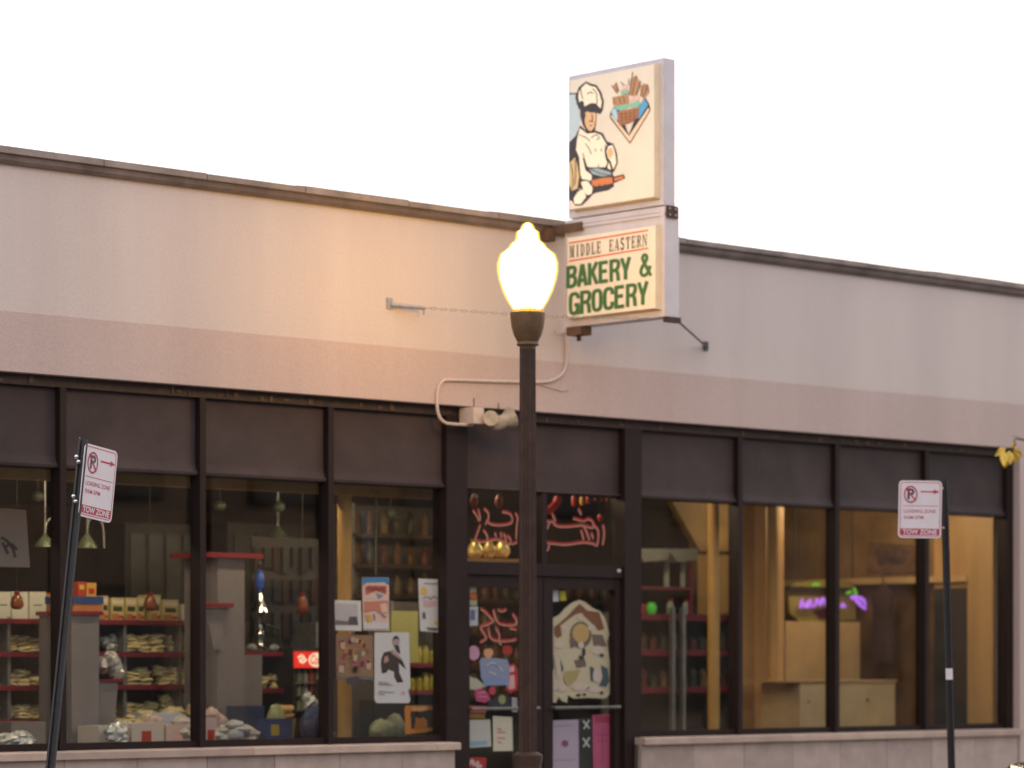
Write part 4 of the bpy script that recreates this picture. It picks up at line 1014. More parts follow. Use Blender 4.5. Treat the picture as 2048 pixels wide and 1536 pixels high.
for (xp, yp, Y, lb) in ((780, 1027, 3.4, 'small round lamp glimmering high in the poster window'), (558, 1014, 2.6, 'small round ceiling lamp above the water pipe'), (440, 1012, 3.0, 'small round ceiling lamp above the tall white stand'), (76, 993, 3.0, 'small round ceiling lamp in the first full window')):
    a = onY(xp, yp, Y); t = thing('globe_lamp', (a.x, Y, a.z), lb, 'lamp')
    MB().blob(a, .055, .055, .045).build('shade', M['greenish'], t, True)
    MB().tube([(a.x, Y, a.z+.04), (a.x, Y, 3.25)], .005, 6).build('cord', M['dark'], t)
# cloth poster at the left edge
pb_ = thing('wall_banner', tuple(onY(20, 1130, 1.0)), 'pale grey banner with a dark drawing at the left edge', 'banner')
MB().prism([onY(-60, 1012, 1.0), onY(52, 1020, 1.0), onY(60, 1135, 1.0), onY(-60, 1132, 1.0)], (0, .01, 0)).build('cloth', cm(140, 128, 128), pb_)
strokes(MB(), [[(2,1075),(14,1082),(26,1098),(30,1115)],[(10,1095),(22,1088),(34,1100)],[(5,1085),(16,1108)]], 6, lambda x_, y_: onY(x_, y_, .996)).build('printed_drawing', cm(60, 52, 56), pb_)
MB().tube([onY(-60, 1012, 1.0), onY(-60, 800, 1.0)], .004, 5).build('cord', M['dark'], pb_)
# black interior boards behind the windows (display cases deeper in)
for (x0p, x1p, yt, yb, Y, lb) in ((250, 400, 1045, 1200, 4.6, 'dark cabinet deep in the shop behind the yellow cartons'), (455, 640, 1045, 1290, 4.6, 'dark cabinet deep in the shop behind the water pipe')):
    a = onY(x0p, yt, Y); b = onY(x1p, yb, Y)
    t = thing('display_cabinet', ((a.x+b.x)/2, Y, .06), lb, 'cabinet')
    MB().box(a.x, b.x, Y, Y+.5, .06, a.z).build('carcass', M['dark'], t)
    for q in range(4):
        xx = a.x + (b.x-a.x)*(.06+.235*q); MB().box(xx, xx+(b.x-a.x)*.19, Y-.015, Y-.001, .3, a.z-.1).build('door', mat('dark_green_door', (.012, .014, .011), .4, .2, 8), t)

# paper wrapped heaps on the table behind the sills
pap = [mat('paper_wrap_%d' % i, c, .55, .22, 18, .8, 24) for i, c in enumerate(((.44,.38,.36),(.42,.30,.28),(.34,.34,.38),(.48,.40,.24)))]
pn = ('white', 'pinkish', 'bluish white', 'cream')
for (xp, h_, w_, c_, Y) in ((248, .20, .17, 0, 1.2), (286, .26, .16, 3, 1.5), (312, .24, .16, 1, 1.35), (345, .30, .17, 3, 1.55), (372, .24, .17, 0, 1.15), (424, .30, .16, 1, 1.25), (398, .34, .17, 3, 1.5), (470, .20, .18, 2, 1.02), (500, .16, .16, 0, 1.0)):
    p = onY(xp, 1480, Y); mb = MB()
    for q in range(4): mb.blob((random.uniform(-.3, .3)*w_, random.uniform(-.03, .03), h_*(.25+.2*q)*.9), w_*.5, w_*.4, h_*.24, 11, 7, .22)
    good(mb, 'paper_parcel', pap[c_], (p.x, Y, TZ+.02), '%s paper wrapped heap of bread %s' % (pn[c_], {248: 'just right of the white stand', 286: 'behind the silvery wrap', 312: 'between two cream heaps', 345: 'in the middle of the second window', 372: 'near the second window bar', 424: 'right behind the window bar', 398: 'hidden partly by the window bar', 470: 'in front of the tall white stand', 500: 'left of the blue carton'}[xp]), 'parcel')
# loose heaps of flat bread at the back of the display table
for q, xp in enumerate((206, 232, 262, 292, 322, 352, 384, 418, 440)):
    p = onY(xp, 1430, 1.66); W = random.uniform(.19, .24); H = random.uniform(.20, .32)
    mb = bread_bag(W, H, M['bread'])
    good(mb, 'bread_stack', M['bread'], (p.x, 1.66, TZ+.001), 'open stack of flat bread at the back of the display table by the sill', 'bread', 'bread stacks on the display table')
# dim packets on hooks behind the water pipe
pk_ = thing('hanging_packets', tuple(onY(570, 1290, 2.38)), 'rack of dim packets hung on hooks behind the water pipe', 'rack')
pm_ = [mat('packet_%d' % i, c, .3, .4, 20) for i, c in enumerate(((.02,.022,.03),(.035,.018,.014),(.02,.024,.018),(.04,.04,.045)))]
for r_i, yy in enumerate((1095, 1160, 1225)):
    for q in range(7):
        a = onY(505 + q*19, yy, 2.36); w_ = random.uniform(.06, .085); h_ = random.uniform(.16, .24)
        MB().box(a.x, a.x+w_, 2.33, 2.355, a.z-h_, a.z).build('packet', pm_[random.randrange(4)], pk_)
a = onY(500, 1085, 2.39); b = onY(640, 1285, 2.39)
MB().box(a.x, b.x, 2.365, 2.39, b.z, a.z+.05).build('pegboard', M['dark'], pk_)
# ------------------------------------------------------------------ posters and stickers on the glass
PYG = GY + .022
def poster(name, quad, m, label, cat='poster', Y=PYG, layers=(), group=None):
    c = [onY(x_, y_, Y) for x_, y_ in quad]
    t = thing(name, tuple((c[0]+c[2])/2), label, cat, group)
    MB().prism(c, (0, .002, 0)).build('sheet', m, t)
    for i, (kind, data, mm, nm) in enumerate(layers):
        d = .0015 + .001*i
        mb = MB()
        if kind == 'p':
            for pl in data: mb.prism([onY(x_, y_, Y-d) for x_, y_ in pl], (0, .0005, 0))
        else:
            strokes(mb, data[1], data[0], lambda x_, y_: onY(x_, y_, Y-d))
        mb.build(nm, mm, t)
    return t
def R4(x0, y0, x1, y1): return [(x0, y0), (x1, y0), (x1, y1), (x0, y1)]
def EL(cx, cy, rx, ry, n=14): return [(cx + rx*math.cos(2*math.pi*i/n), cy + ry*math.sin(2*math.pi*i/n)) for i in range(n)]
paper = cm(226, 218, 224); ptxt = cm(150, 140, 150)
def ZA(pts): return [(660+x_/8.19, 1140+y_/8.19) for x_, y_ in pts]
def ZB(pts): return [(660+x_/6.4, 1250+y_/6.4) for x_, y_ in pts]
poster('poster', ZA([(75,490),(505,505),(520,1000),(90,985)]), paper, 'white poster with a grey seascape photograph on the ochre column', layers=[
    ('p', [ZA([(95,545),(455,555),(465,905),(90,900)])], cm(200, 188, 196), 'printed_picture'),
    ('p', [ZA([(90,820),(290,840),(320,760),(440,760),(465,905),(90,900)])], cm(120, 108, 116), 'printed_picture'),
    ('p', [ZA([(330,790),(430,770),(455,895),(310,890)])], cm(84, 72, 82), 'printed_picture')])
poster('poster', ZA([(525,120),(965,120),(970,1000),(545,990)]), cm(232, 196, 192), 'tall orange and blue cartoonish flyer, leftmost of the tall ones', layers=[
    ('p', [ZA([(525,122),(963,122),(965,240),(935,240),(900,200),(590,210),(540,270)])], cm(60, 130, 190), 'printed_sky'),
    ('p', [ZA([(575,290),(620,250),(930,260),(925,400),(760,340),(590,410)])], cm(206, 92, 80), 'printed_title'),
    ('p', [ZA([(620,450),(700,380),(760,440),(700,470)])], cm(240, 210, 190), 'printed_shape'),
    ('p', [ZA([(750,370),(880,420),(800,470)])], cm(120, 160, 190), 'printed_shape'),
    ('p', [ZA([(560,520),(950,500),(965,700),(830,720),(760,660),(560,690)])], cm(216, 130, 116), 'printed_shape'),
    ('p', [ZA([(820,560),(930,540),(955,690),(850,700)])], cm(240, 196, 180), 'printed_shape'),
    ('p', [ZA([(580,730),(650,720),(690,860),(620,850)])], cm(226, 170, 80), 'printed_shape'),
    ('p', [ZA([(545,860),(960,860),(965,960),(550,970)])], cm(225, 214, 222), 'printed_text_area'),
    ('s', (2.2, [ZA([(610,330),(660,285),(700,330),(750,285),(800,330),(850,290),(890,340)]), ZA([(720,720),(735,820)]), ZA([(850,730),(920,780)])]), cm(120, 60, 70), 'printed_text')])
poster('leaflet', ZA([(1445,140),(1895,160),(1890,1030),(1480,1000)]), paper, 'tall white leaflet with faint pink and yellow print beside the door', 'leaflet', layers=[
    ('p', [ZA(EL(1540,350,55,75)), ZA(EL(1790,870,80,45))], cm(236, 190, 110), 'printed_sun'),
    ('p', [ZA([(1520,500),(1800,510),(1800,575),(1700,600),(1530,610)])], cm(226, 180, 192), 'printed_title'),
    ('p', [ZA([(1510,700),(1560,690),(1570,800),(1520,800)]), ZA([(1580,940),(1780,950),(1740,1000),(1600,980)])], cm(110, 96, 110), 'printed_shape'),
    ('s', (2.0, [ZA([(1520,470),(1600,440),(1650,480),(1700,430),(1760,470),(1790,400)]), ZA([(1540,220),(1800,230)])]), cm(150, 130, 160), 'printed_text')])
cands = [ZB([(x_, y_), (x_+s_, y_+random.uniform(-10, 10)), (x_+s_*.8, y_+s_*1.4), (x_-5, y_+s_*1.2)]) for x_, y_, s_ in [(random.uniform(100, 490), random.uniform(150, 540), random.uniform(30, 75)) for _ in range(44)]]
cols = [cm(150, 60, 60), cm(190, 120, 70), cm(120, 110, 70), cm(170, 90, 110), cm(90, 50, 50), cm(200, 170, 150)]
poster('poster', ZB([(75,125),(548,130),(552,660),(85,650)]), cm(150, 110, 90), 'crowded collage poster of small red and brown pictures',
       layers=[('p', cands[i::6], cols[i], 'printed_pictures') for i in range(6)] + [('p', [ZB([(85,655),(550,662),(550,700),(85,690)])], cm(110, 100, 112), 'printed_strip'), ('p', [ZB([(200,690),(330,650),(420,700),(400,770),(220,760)])], cm(60, 52, 60), 'printed_shape')], Y=PYG+.006)
poster('poster', ZB([(570,95),(1010,95),(1030,800),(1000,840),(1030,960),(1010,1000),(600,1000),(570,960)]), cm(222, 214, 224), 'white portrait poster of a crouching man in black', layers=[
    ('p', [ZB([(660,420),(690,350),(780,330),(860,400),(930,460),(975,570),(940,540),(880,490),(890,620),(940,730),(860,740),(820,660),(820,600),(750,570),(720,610),(665,620),(650,500)])], cm(50, 40, 46), 'printed_figure'),
    ('p', [ZB([(690,470),(700,400),(740,395),(755,460),(700,490)]), ZB([(770,330),(800,310),(930,440),(900,440),(800,370)])], cm(190, 150, 140), 'printed_skin'),
    ('p', [ZB([(795,200),(830,150),(880,160),(895,210),(880,260),(810,260)])], cm(176, 150, 160), 'printed_face'),
    ('p', [ZB([(800,190),(820,145),(860,135),(895,190),(860,175)]), ZB([(815,260),(880,255),(905,380),(850,330)])], cm(60, 48, 60), 'printed_hair'),
    ('s', (2.0, [ZB([(620,730),(760,745)]), ZB([(620,760),(800,770)]), ZB([(620,850),(820,865)]), ZB([(620,880),(700,890)])]), ptxt, 'printed_text'),
    ('p', [ZB([(910,860),(960,850),(965,890),(915,890)])], cm(220, 170, 180), 'printed_mark')])
poster('framed_picture', ZB([(955,1060),(975,1030),(1490,1025),(1485,1340),(970,1400)]), cm(222, 140, 50), 'orange framed picture standing low beside the door', 'picture', Y=.32, layers=[
    ('p', [ZB([(1030,1110),(1120,1100),(1330,1080),(1350,1250),(1330,1310),(1040,1330)])], cm(52, 36, 30), 'printed_picture'),
    ('p', [ZB([(1100,1170),(1140,1200),(1190,1180),(1240,1220),(1250,1330),(1080,1340)])], cm(190, 120, 50), 'printed_figures'),
    ('p', [ZB([(1360,1100),(1470,1090),(1470,1290),(1370,1290)])], cm(226, 120, 50), 'printed_shape'),
    ('p', [ZB([(1050,1050),(1250,1045),(1240,1090),(1150,1110),(1060,1090)])], cm(236, 180, 130), 'printed_shape')])
# painted script on transom and left door
def script(name, label, lines, ox, oy, sc_, wd, Y, up=3.2):
    t = thing(name, tuple(onY(ox+50, oy+80, Y)), label, 'lettering')
    f_ = lambda dy, d: (lambda x_, y_: onY(ox + x_/sc_, oy + y_/sc_ - dy, Y-d))
    strokes(MB(), lines, wd*1.15, f_(up, 0)).build('red_stroke', mat('red_paint_'+name, s2l((170, 20, 28)), .5, .1, 20), t)
    strokes(MB(), lines, wd*.72, f_(0, .002)).build('pink_stroke', mat('pink_paint_'+name, s2l((206, 136, 126)), .5, .1, 20), t)
L_ = [[(200,500),(270,600),(320,700)],[(300,480),(330,590),(340,690)],[(410,470),(480,530),(500,640),(440,770)],[(470,700),(540,760),(700,785),(860,765),(950,720),(945,620),(880,550),(760,530)],[(1015,550),(1060,650),(1040,800),(1030,1050)],[(340,780),(300,900),(250,1050),(340,1105),(470,1085),(640,1055),(800,1090),(900,1150),(920,1060),(860,980)],[(400,880),(460,960),(485,1070)],[(730,920),(750,1010)],[(790,940),(830,1040),(840,1160)],[(620,930),(650,1010)],[(940,1150),(1050,1110)]]
R_ = [[(220,520),(270,590)],[(260,640),(310,690),(380,720),(440,700)],[(425,560),(460,640),(490,715)],[(375,735),(330,840),(280,870),(205,835)],[(440,730),(540,805),(800,805),(1000,785),(1200,830),(1205,720),(1120,665),(1050,700),(960,690),(830,650)],[(1000,760),(1060,850),(1140,1060)],[(980,880),(1030,1060)],[(1175,930),(1215,1040)],[(1230,790),(1310,900),(1290,1160),(1200,1135),(1000,1115),(700,1155),(450,1135),(320,1110),(230,1020)],[(1400,780),(1425,960),(1395,1160)],[(115,880),(200,1000),(205,1100),(145,1200)],[(370,1120),(350,1240),(265,1295),(190,1230)],[(930,470),(985,580)]]
D_ = [[(350,660),(440,720),(540,830),(590,890),(500,950),(340,1000)],[(590,680),(640,850),(720,945),(880,975),(1030,950),(1025,850),(960,760)],[(680,670),(760,710),(840,670)],[(340,1010),(400,1120),(460,1220),(340,1300)],[(500,1010),(530,1200),(640,1265),(860,1280),(1040,1245)],[(640,1020),(705,1160),(700,1270),(740,1350)],[(910,1030),(1030,1060)]]
script('window_script', 'red and pink Arabic script painted on the left transom pane', L_, 925, 970, 9.6, 34, PYG)
script('window_script', 'red and pink Arabic script painted on the right transom pane', R_, 1060, 970, 9.6, 40, PYG)
script('window_script', 'small red Arabic script painted on the left door', D_, 925, 1150, 9.6, 40, PYG)
# right door: arched decoration
def ZD(pts): return [(1080+x_/5.906, 1160+y_/5.906) for x_, y_ in pts]
cream = cm(214, 196, 172); rb = cm(132, 82, 56); teal = cm(70, 92, 108); pk = cm(220, 196, 190)
poster('arched_decoration', ZD([(110,1440),(105,560),(150,450),(230,410),(300,330),(390,260),(470,235),(540,265),(620,330),(710,370),(770,450),(820,640),(790,720),(830,1000),(835,1340),(770,1400),(560,1390),(400,1400),(330,1360),(320,1450),(260,1430),(220,1380),(190,1450)]), cream, 'arched cut out scene of small figures taped to the right door', 'decoration', layers=[
    ('p', [ZD([(165,560),(240,500),(330,420),(420,320),(470,280),(560,360),(700,380),(760,580),(690,600),(600,500),(490,400),(430,400),(330,470),(240,540),(260,660),(200,690),(165,640)])], rb, 'printed_roof'),
    ('p', [ZD(EL(480,650,128,160,18))], cm(120, 96, 84), 'printed_arch'),
    ('p', [ZD(EL(482,630,100,115,18))], cm(206, 166, 110), 'printed_arch'),
    ('p', [ZD([(345,700),(420,700),(430,780),(360,810)]), ZD([(610,640),(740,650),(790,780),(640,790)]), ZD([(400,950),(530,930),(550,1020),(440,1040)])], cm(120, 100, 94), 'printed_shadow'),
    ('p', [ZD([(110,900),(160,880),(170,1050),(120,1060)]), ZD([(590,1020),(640,1040),(620,1200),(600,1190)]), ZD([(720,1000),(800,1050),(820,1200),(780,1260),(700,1250),(740,1150)]), ZD([(240,920),(280,1050),(260,1090)])], teal, 'printed_robes'),
    ('p', [ZD(EL(220,760,55,50)), ZD(EL(680,830,75,55)), ZD([(180,920),(235,930),(240,1140),(190,1140)]), ZD(EL(680,1130,55,85)), ZD(EL(170,1240,55,60)), ZD(EL(260,1270,50,50)), ZD(EL(480,1260,110,50)), ZD(EL(640,1290,90,40)), ZD(EL(485,770,35,40)), ZD(EL(290,570,35,40)), ZD(EL(480,430,35,40)), ZD(EL(610,560,45,40))], pk, 'printed_figures'),
    ('p', [ZD([(290,1080),(480,1060),(430,1180),(330,1250),(280,1190)])], cm(186, 164, 116), 'printed_straw'),
    ('p', [ZD(EL(490,915,32,25)), ZD(EL(730,890,25,22)), ZD(EL(520,850,20,50)), ZD(EL(455,1360,28,16)), ZD(EL(525,1355,22,16)), ZD(EL(730,1335,22,16)), ZD(EL(150,840,12,14))], cm(64, 44, 44), 'printed_details')])
poster('sticker', ZD([(130,130),(215,120),(222,250),(145,258)]), cm(214, 208, 226), 'small white sticker at the top of the right door', 'sticker')
poster('sticker', ZD([(230,130),(300,125),(312,240),(245,246)]), cm(200, 190, 40), 'small yellow sticker at the top of the right door', 'sticker')
poster('poster', [(1099,1441),(1157,1439),(1158,1560),(1100,1560)], cm(190, 170, 196), 'lavender poster low on the right door', layers=[('p', [EL(1130,1487,7,7)], cm(140, 70, 130), 'printed_flower'), ('s', (1.6, [[(1108,1452),(1148,1451)], [(1108,1520),(1150,1520)]]), cm(150, 130, 170), 'printed_text')])
poster('poster', [(1185,1430),(1224,1428),(1226,1560),(1187,1560)], cm(196, 84, 130), 'pink poster low on the right door', layers=[('p', [R4(1190,1432,1222,1446)], cm(170, 50, 90), 'printed_title'), ('s', (1.6, [[(1195,1470),(1216,1470)], [(1195,1482),(1214,1482)], [(1205,1460),(1205,1525)]]), cm(150, 50, 100), 'printed_text')])
poster('poster', [(1159,1436),(1184,1436),(1184,1560),(1160,1560)], cm(38, 34, 40), 'black strip with white crosses between lavender and pink posters', layers=[('s', (3, [[(1166,1441),(1179,1457)], [(1178,1440),(1168,1458)], [(1166,1476),(1179,1494)], [(1179,1475),(1167,1494)]]), cm(210, 206, 210), 'printed_cross')])
# left door stickers
poster('sticker', [(938,1171),(952,1170),(953,1184),(940,1185)], cm(214, 206, 196), 'small cream sticker at the top left of the left door', 'sticker')
poster('sticker', [(939,1186),(953,1185),(954,1198),(941,1198)], cm(206, 100, 40), 'small orange sticker on the left door', 'sticker')
poster('sticker', [(938,1200),(954,1200),(954,1211),(941,1211)], cm(176, 174, 150), 'small grey sticker under the orange one', 'sticker')
poster('notice', [(932,1213),(956,1213),(956,1251),(936,1252)], cm(186, 186, 208), 'small white notice with blue print on the left door', 'notice', layers=[('p', [R4(941,1220,950,1240)], cm(100, 100, 150), 'printed_text')])
def ZE(pts): return [(925+x_/6.24, 1290+y_/6.24) for x_, y_ in pts]
poster('sticker', ZE(EL(142,100,72,92,16)), cm(206, 150, 190), 'round pink sticker on the left door', 'sticker', Y=PYG+.004)
poster('poster', ZE([(215,200),(240,160),(380,160),(470,170),(560,180),(590,280),(580,540),(540,500),(270,510),(230,400)]), cm(140, 150, 190), 'pale blue flyer with a face at its top on the left door', layers=[
    ('p', [ZE(EL(325,95,58,72)), ], cm(224, 160, 120), 'printed_face'), ('p', [ZE([(265,60),(290,20),(370,20),(390,70),(350,45),(290,50)])], cm(46, 34, 36), 'printed_hair'),
    ('p', [ZE([(255,400),(400,390),(540,420),(530,500),(270,510)])], cm(130, 146, 200), 'printed_shape'), ('s', (2.2, [ZE([(300,250),(380,220),(450,260)]), ZE([(330,330),(420,370)]), ZE([(420,240),(510,320)])]), cm(210, 210, 214), 'printed_text')])
poster('poster', ZE([(570,250),(640,230),(690,300),(690,560),(600,600),(540,560)]), cm(190, 36, 54), 'red and white flyer at the edge of the left door', layers=[('p', [ZE([(590,380),(650,370),(655,540),(580,560)]), ZE([(580,280),(640,260),(650,330),(590,340)])], cm(230, 170, 176), 'printed_text')], Y=PYG+.003)
poster('sticker', ZE(EL(560,65,65,62)), cm(170, 22, 24), 'round red sticker on the left door near the post', 'sticker', Y=PYG+.005)
poster('flyer', ZE([(60,340),(110,400),(180,420),(240,470),(300,520),(160,560),(65,550)]), cm(190, 184, 172), 'torn white flyer low on the left door edge', 'flyer', Y=PYG+.004)
poster('sticker', ZE([(150,560),(230,540),(320,600),(350,680),(280,720),(170,700)]), cm(190, 70, 120), 'pink sticker with dark backing on the left door', 'sticker', layers=[('s', (1.8, [ZE([(190,600),(290,590)]), ZE([(190,640),(310,650)])]), cm(230, 150, 180), 'printed_text')])
poster('sticker', ZE(EL(372,570,38,55)), cm(200, 60, 90), 'small pink oval sticker on the left door', 'sticker')
poster('flyer', ZE([(310,720),(430,640),(520,620),(600,660),(600,790),(340,780)]), cm(44, 46, 64), 'dark flyer with a pale flower above the left push bar', 'flyer', layers=[('p', [ZE(EL(495,680,45,60))], cm(150, 150, 100), 'printed_flower')])
poster('flyer', ZE([(615,650),(680,660),(685,840),(620,830)]), cm(170, 166, 180), 'narrow pale flyer above the left push bar', 'flyer')
poster('flyer', ZE([(60,750),(300,765),(295,850),(70,850)]), cm(170, 74, 66), 'red strip above the left push bar', 'flyer', Y=PYG+.004)
poster('flyer', ZE([(75,860),(280,862),(280,915),(75,915)]), cm(150, 110, 30), 'ochre strip below the left push bar', 'flyer')
poster('notice', ZE([(50,935),(345,930),(360,1265),(70,1285)]), cm(206, 198, 198), 'white notice with a blue foot on the left door', 'notice', layers=[('p', [ZE([(60,1210),(310,1190),(310,1245),(70,1265)])], cm(140, 176, 212), 'printed_band')])
poster('notice', ZE([(380,885),(620,900),(630,1320),(385,1325)]), cm(222, 208, 196), 'white notice with red print on the left door', 'notice', layers=[('s', (3.2, [ZE([(430,1040),(490,1060)]), ZE([(430,1090),(540,1090)]), ZE([(430,1160),(530,1165)]), ZE([(440,1205),(490,1230)])]), cm(220, 130, 130), 'printed_text')])
poster('notice', ZE([(60,1400),(300,1405),(290,1560),(60,1560)]), cm(186, 40, 48), 'red notice with white letters at the foot of the left door', 'notice', layers=[('s', (6, [ZE([(80,1500),(120,1440),(150,1510)]), ZE([(190,1450),(190,1530),(240,1500)])]), cm(220, 190, 196), 'lettering')])
# hanging ornaments behind the transom
def ornament(xp, yp, Y, shape, m, label):
    t = thing('hanging_ornament', tuple(onY(xp, yp, Y)), label, 'ornament')
    shape().build('ornament_body', m, t, True)
    a = onY(xp, yp, Y); MB().tube([(a.x, Y, a.z), (a.x, Y, 3.25)], .003, 5).build('cord', M['dark'], t)
RDP = mat('red_tinsel', (.50, .02, .02), .5, .2, 20)
hv = [onY(1060+x_/9.6, 970+y_/9.6, .5) for x_, y_ in ((200, 300), (225, 430), (330, 500), (430, 430), (520, 320), (540, 230))]
ornament(1082, 1000, .5, lambda: MB().tube(smoothline([tuple(q) for q in hv]), .035, 8), RDP, 'looped red tinsel garland hanging behind the right transom')
def egg(xp, yp, rx, rz, Y=.5): 
    p = onY(xp, yp, Y); return lambda: MB().blob(p, rx, rx, rz)
ornament(1164, 1001, .5, egg(1164, 1001, .022, .05), mat('yellow_bulb', (.75, .36, .02), .4, .1, 10), 'yellow egg shaped ornament behind the right transom')
ornament(1148, 1002, .5, egg(1148, 1002, .026, .055), RDP, 'red egg shaped ornament left of the yellow one')
ornament(1176, 1000, .5, egg(1176, 1000, .02, .04), RDP, 'red ornament just right of the yellow one')
for i, xp in enumerate((1190, 1202, 1213, 1224, 1234)):
    t = tag(egg(xp, 1000, .012, .018)().build('hanging_ornament', RDP, None, True), 'tiny red bead in the row high on the right transom', 'ornament', 'row of tiny red beads behind the right transom')
ornament(1200, 1036, .5, egg(1200, 1036, .024, .035), RDP, 'round red ornament low behind the right transom')
for xp, lb in ((948, 'left'), (998, 'right')): ornament(xp, 1003, .6, egg(xp, 1003, .035, .06, .6), mat('dull_red_'+lb, (.28, .03, .02), .5, .2, 20), 'dull red ornament hanging behind the left transom, ' + lb + ' of two')
brass = mat('brass_pot', (.60, .45, .16), .25, .25, 16, metal=.5)
for xp, w_, lb in ((950, .075, 'left'), (978, .06, 'middle'), (1004, .075, 'right')):
    p = onY(xp, 1115, 1.0); h = .16
    good(MB().lathe([(w_*.6, 0), (w_, h*.25), (w_*.95, h*.5), (w_*.5, h*.8), (w_*.62, h)], (0, 0, 0), 16), 'brass_pot', brass, (p.x, 1.0, p.z), lb + ' brass pot of three on the ledge behind the left transom', 'pot')
a = onY(930, 1115, .9); b = onY(1035, 1115, .9)
tg = tag(MB().box(a.x, b.x, .88, 1.15, a.z-.03, a.z-.001).build('ledge', M['tan']), 'wooden ledge carrying three brass pots behind the left transom', 'ledge')
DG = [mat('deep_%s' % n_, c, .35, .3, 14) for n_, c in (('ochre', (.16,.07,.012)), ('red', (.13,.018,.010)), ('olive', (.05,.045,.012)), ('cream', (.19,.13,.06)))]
def deep_goods(g0, g1, Y, gz, where):
    for zi, z in enumerate(gz):
        for q in range(7):
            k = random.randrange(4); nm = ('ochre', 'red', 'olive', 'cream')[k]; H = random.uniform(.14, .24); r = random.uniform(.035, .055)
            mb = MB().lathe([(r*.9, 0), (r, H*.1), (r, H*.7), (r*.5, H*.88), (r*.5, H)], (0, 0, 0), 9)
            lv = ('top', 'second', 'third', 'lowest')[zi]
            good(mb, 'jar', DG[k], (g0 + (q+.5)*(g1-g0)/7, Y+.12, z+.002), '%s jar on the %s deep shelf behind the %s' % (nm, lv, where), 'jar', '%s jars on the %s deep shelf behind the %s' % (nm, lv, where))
u0, u1, uz = shelf_unit('goods_shelf', 'tall dim goods shelf deep behind the poster window', 712, 905, 4.0, [1070, 1130, 1190, 1250], .4, edge=M['intwall'], zt=3.1)
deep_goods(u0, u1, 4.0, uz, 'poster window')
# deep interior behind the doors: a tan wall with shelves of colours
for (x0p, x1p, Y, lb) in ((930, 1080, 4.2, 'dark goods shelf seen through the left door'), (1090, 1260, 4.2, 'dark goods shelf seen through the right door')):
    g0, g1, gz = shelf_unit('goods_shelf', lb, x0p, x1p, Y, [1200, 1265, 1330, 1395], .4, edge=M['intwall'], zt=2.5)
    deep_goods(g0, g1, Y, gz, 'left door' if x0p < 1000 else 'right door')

# ------------------------------------------------------------------ right hand windows
rx0, rx1, zs4 = shelf_unit('red_shelf', 'shelf unit with broad red edges right of the doors', 1268, 1474, 1.8, [1230, 1300, 1374], .42, uprights=(0, 1))
t_u = [q for q in COL.objects if q.name.startswith('red_shelf')][0]
for xp in (1345, 1366):
    a = onY(xp, 1300, 1.72); MB().box(a.x-.018, a.x+.018, 1.70, 1.75, .06, onY(xp, 1215, 1.72).z).build('steel_post', M['steel'], t_u)
for i, z in enumerate(zs4):
    MB().box(rx0, rx1, 1.788, 1.799, z-.055, z+.005).build('red_fascia', M['red'], t_u)
gcol = [mat('goods_%d' % i, c, .4, .3, 14) for i, c in enumerate(((.10, .08, .03), (.16, .05, .03), (.07, .08, .06), (.22, .14, .06)))]
GN = ('olive', 'dark red', 'grey green', 'amber brown')
rn = ['upper', 'middle', 'lower']
for i, z in enumerate([zs4[1], zs4[2], .62]):
    for q in range(9):
        xp = 1282 + q*20; p = onY(xp, 1300, 1.95); H = random.uniform(.12, .2)
        mb = MB().lathe([(.04, 0), (.045, H*.1), (.045, H*.75), (.02, H*.9), (.02, H)], (0, 0, 0), 10)
        zz = z+.001 if i < 2 else zs4[2] - .30
        if i == 2: continue
        good(mb, 'bottle', gcol[(q+i) % 4], (p.x, 1.93, zz), '%s bottle on the %s of the broad red edged shelves' % (GN[(q+i) % 4], rn[i+1]), 'bottle', '%s bottles on the %s broad red shelf' % (GN[(q+i) % 4], rn[i+1]))
# things on the top red shelf
z = zs4[0]
def onshelf(xp, Y, mb, name, m, label, cat): p = onY(xp, 1220, Y); return good(mb, name, m, (p.x, Y, z+.001), label, cat)
onshelf(1303, 1.86, MB().lathe([(.03, 0), (.05, .03), (.052, .08), (.03, .115)], (0, 0, 0), 14), 'green_ball', mat('glowing_green', (.10, .62, .06), .4, .1, 10, emit=(.10, .6, .05), es=.12), 'bright green round tin on the top red shelf', 'tin')  # faint emission put into the green to brighten the tin
onshelf(1287, 1.86, MB().box(-.028, .028, 0, .06, 0, .10), 'pink_tin', cm(214, 50, 80), 'pink tin left of the bright green one', 'tin')
for xp, lb in ((1340, 'left'), (1372, 'right')):
    tj = thing('jar', (0, 0, 0), 'pale lidded jar under the white canopy, %s of two' % lb, 'jar')
    MB().lathe([(.032, 0), (.036, .02), (.036, .10), (.026, .13)], (0, 0, 0), 14).build('body', M['lampwhite'], tj, True); MB().lathe([(.03, .131), (.03, .16), (.02, .165)], (0, 0, 0), 14).build('lid', pr_, tj, True)
    p = onY(xp, 1220, 1.88); tj.location = (p.x, 1.88, z+.001)
cn = thing('display_canopy', tuple(onY(1338, 1225, 1.84)), 'white double canopy on thin legs above the top red shelf', 'canopy')
Yc = 1.78
for (x0p, x1p) in ((1276, 1341), (1343, 1397)):
    c = [onY(x0p+4, 1097, Yc), onY(x1p-4, 1097, Yc), onY(x1p, 1104, Yc), onY(x1p-6, 1120, Yc), onY(x0p+14, 1124, Yc), onY(x0p, 1106, Yc)]
    MB().prism(c, (0, .34, 0)).build('canopy', M['lampwhite'], cn)
a = onY(1276, 1172, Yc); b = onY(1388, 1172, Yc)
MB().box(a.x, b.x, Yc, Yc+.36, a.z-.03, a.z).build('tray', M['red'], cn)
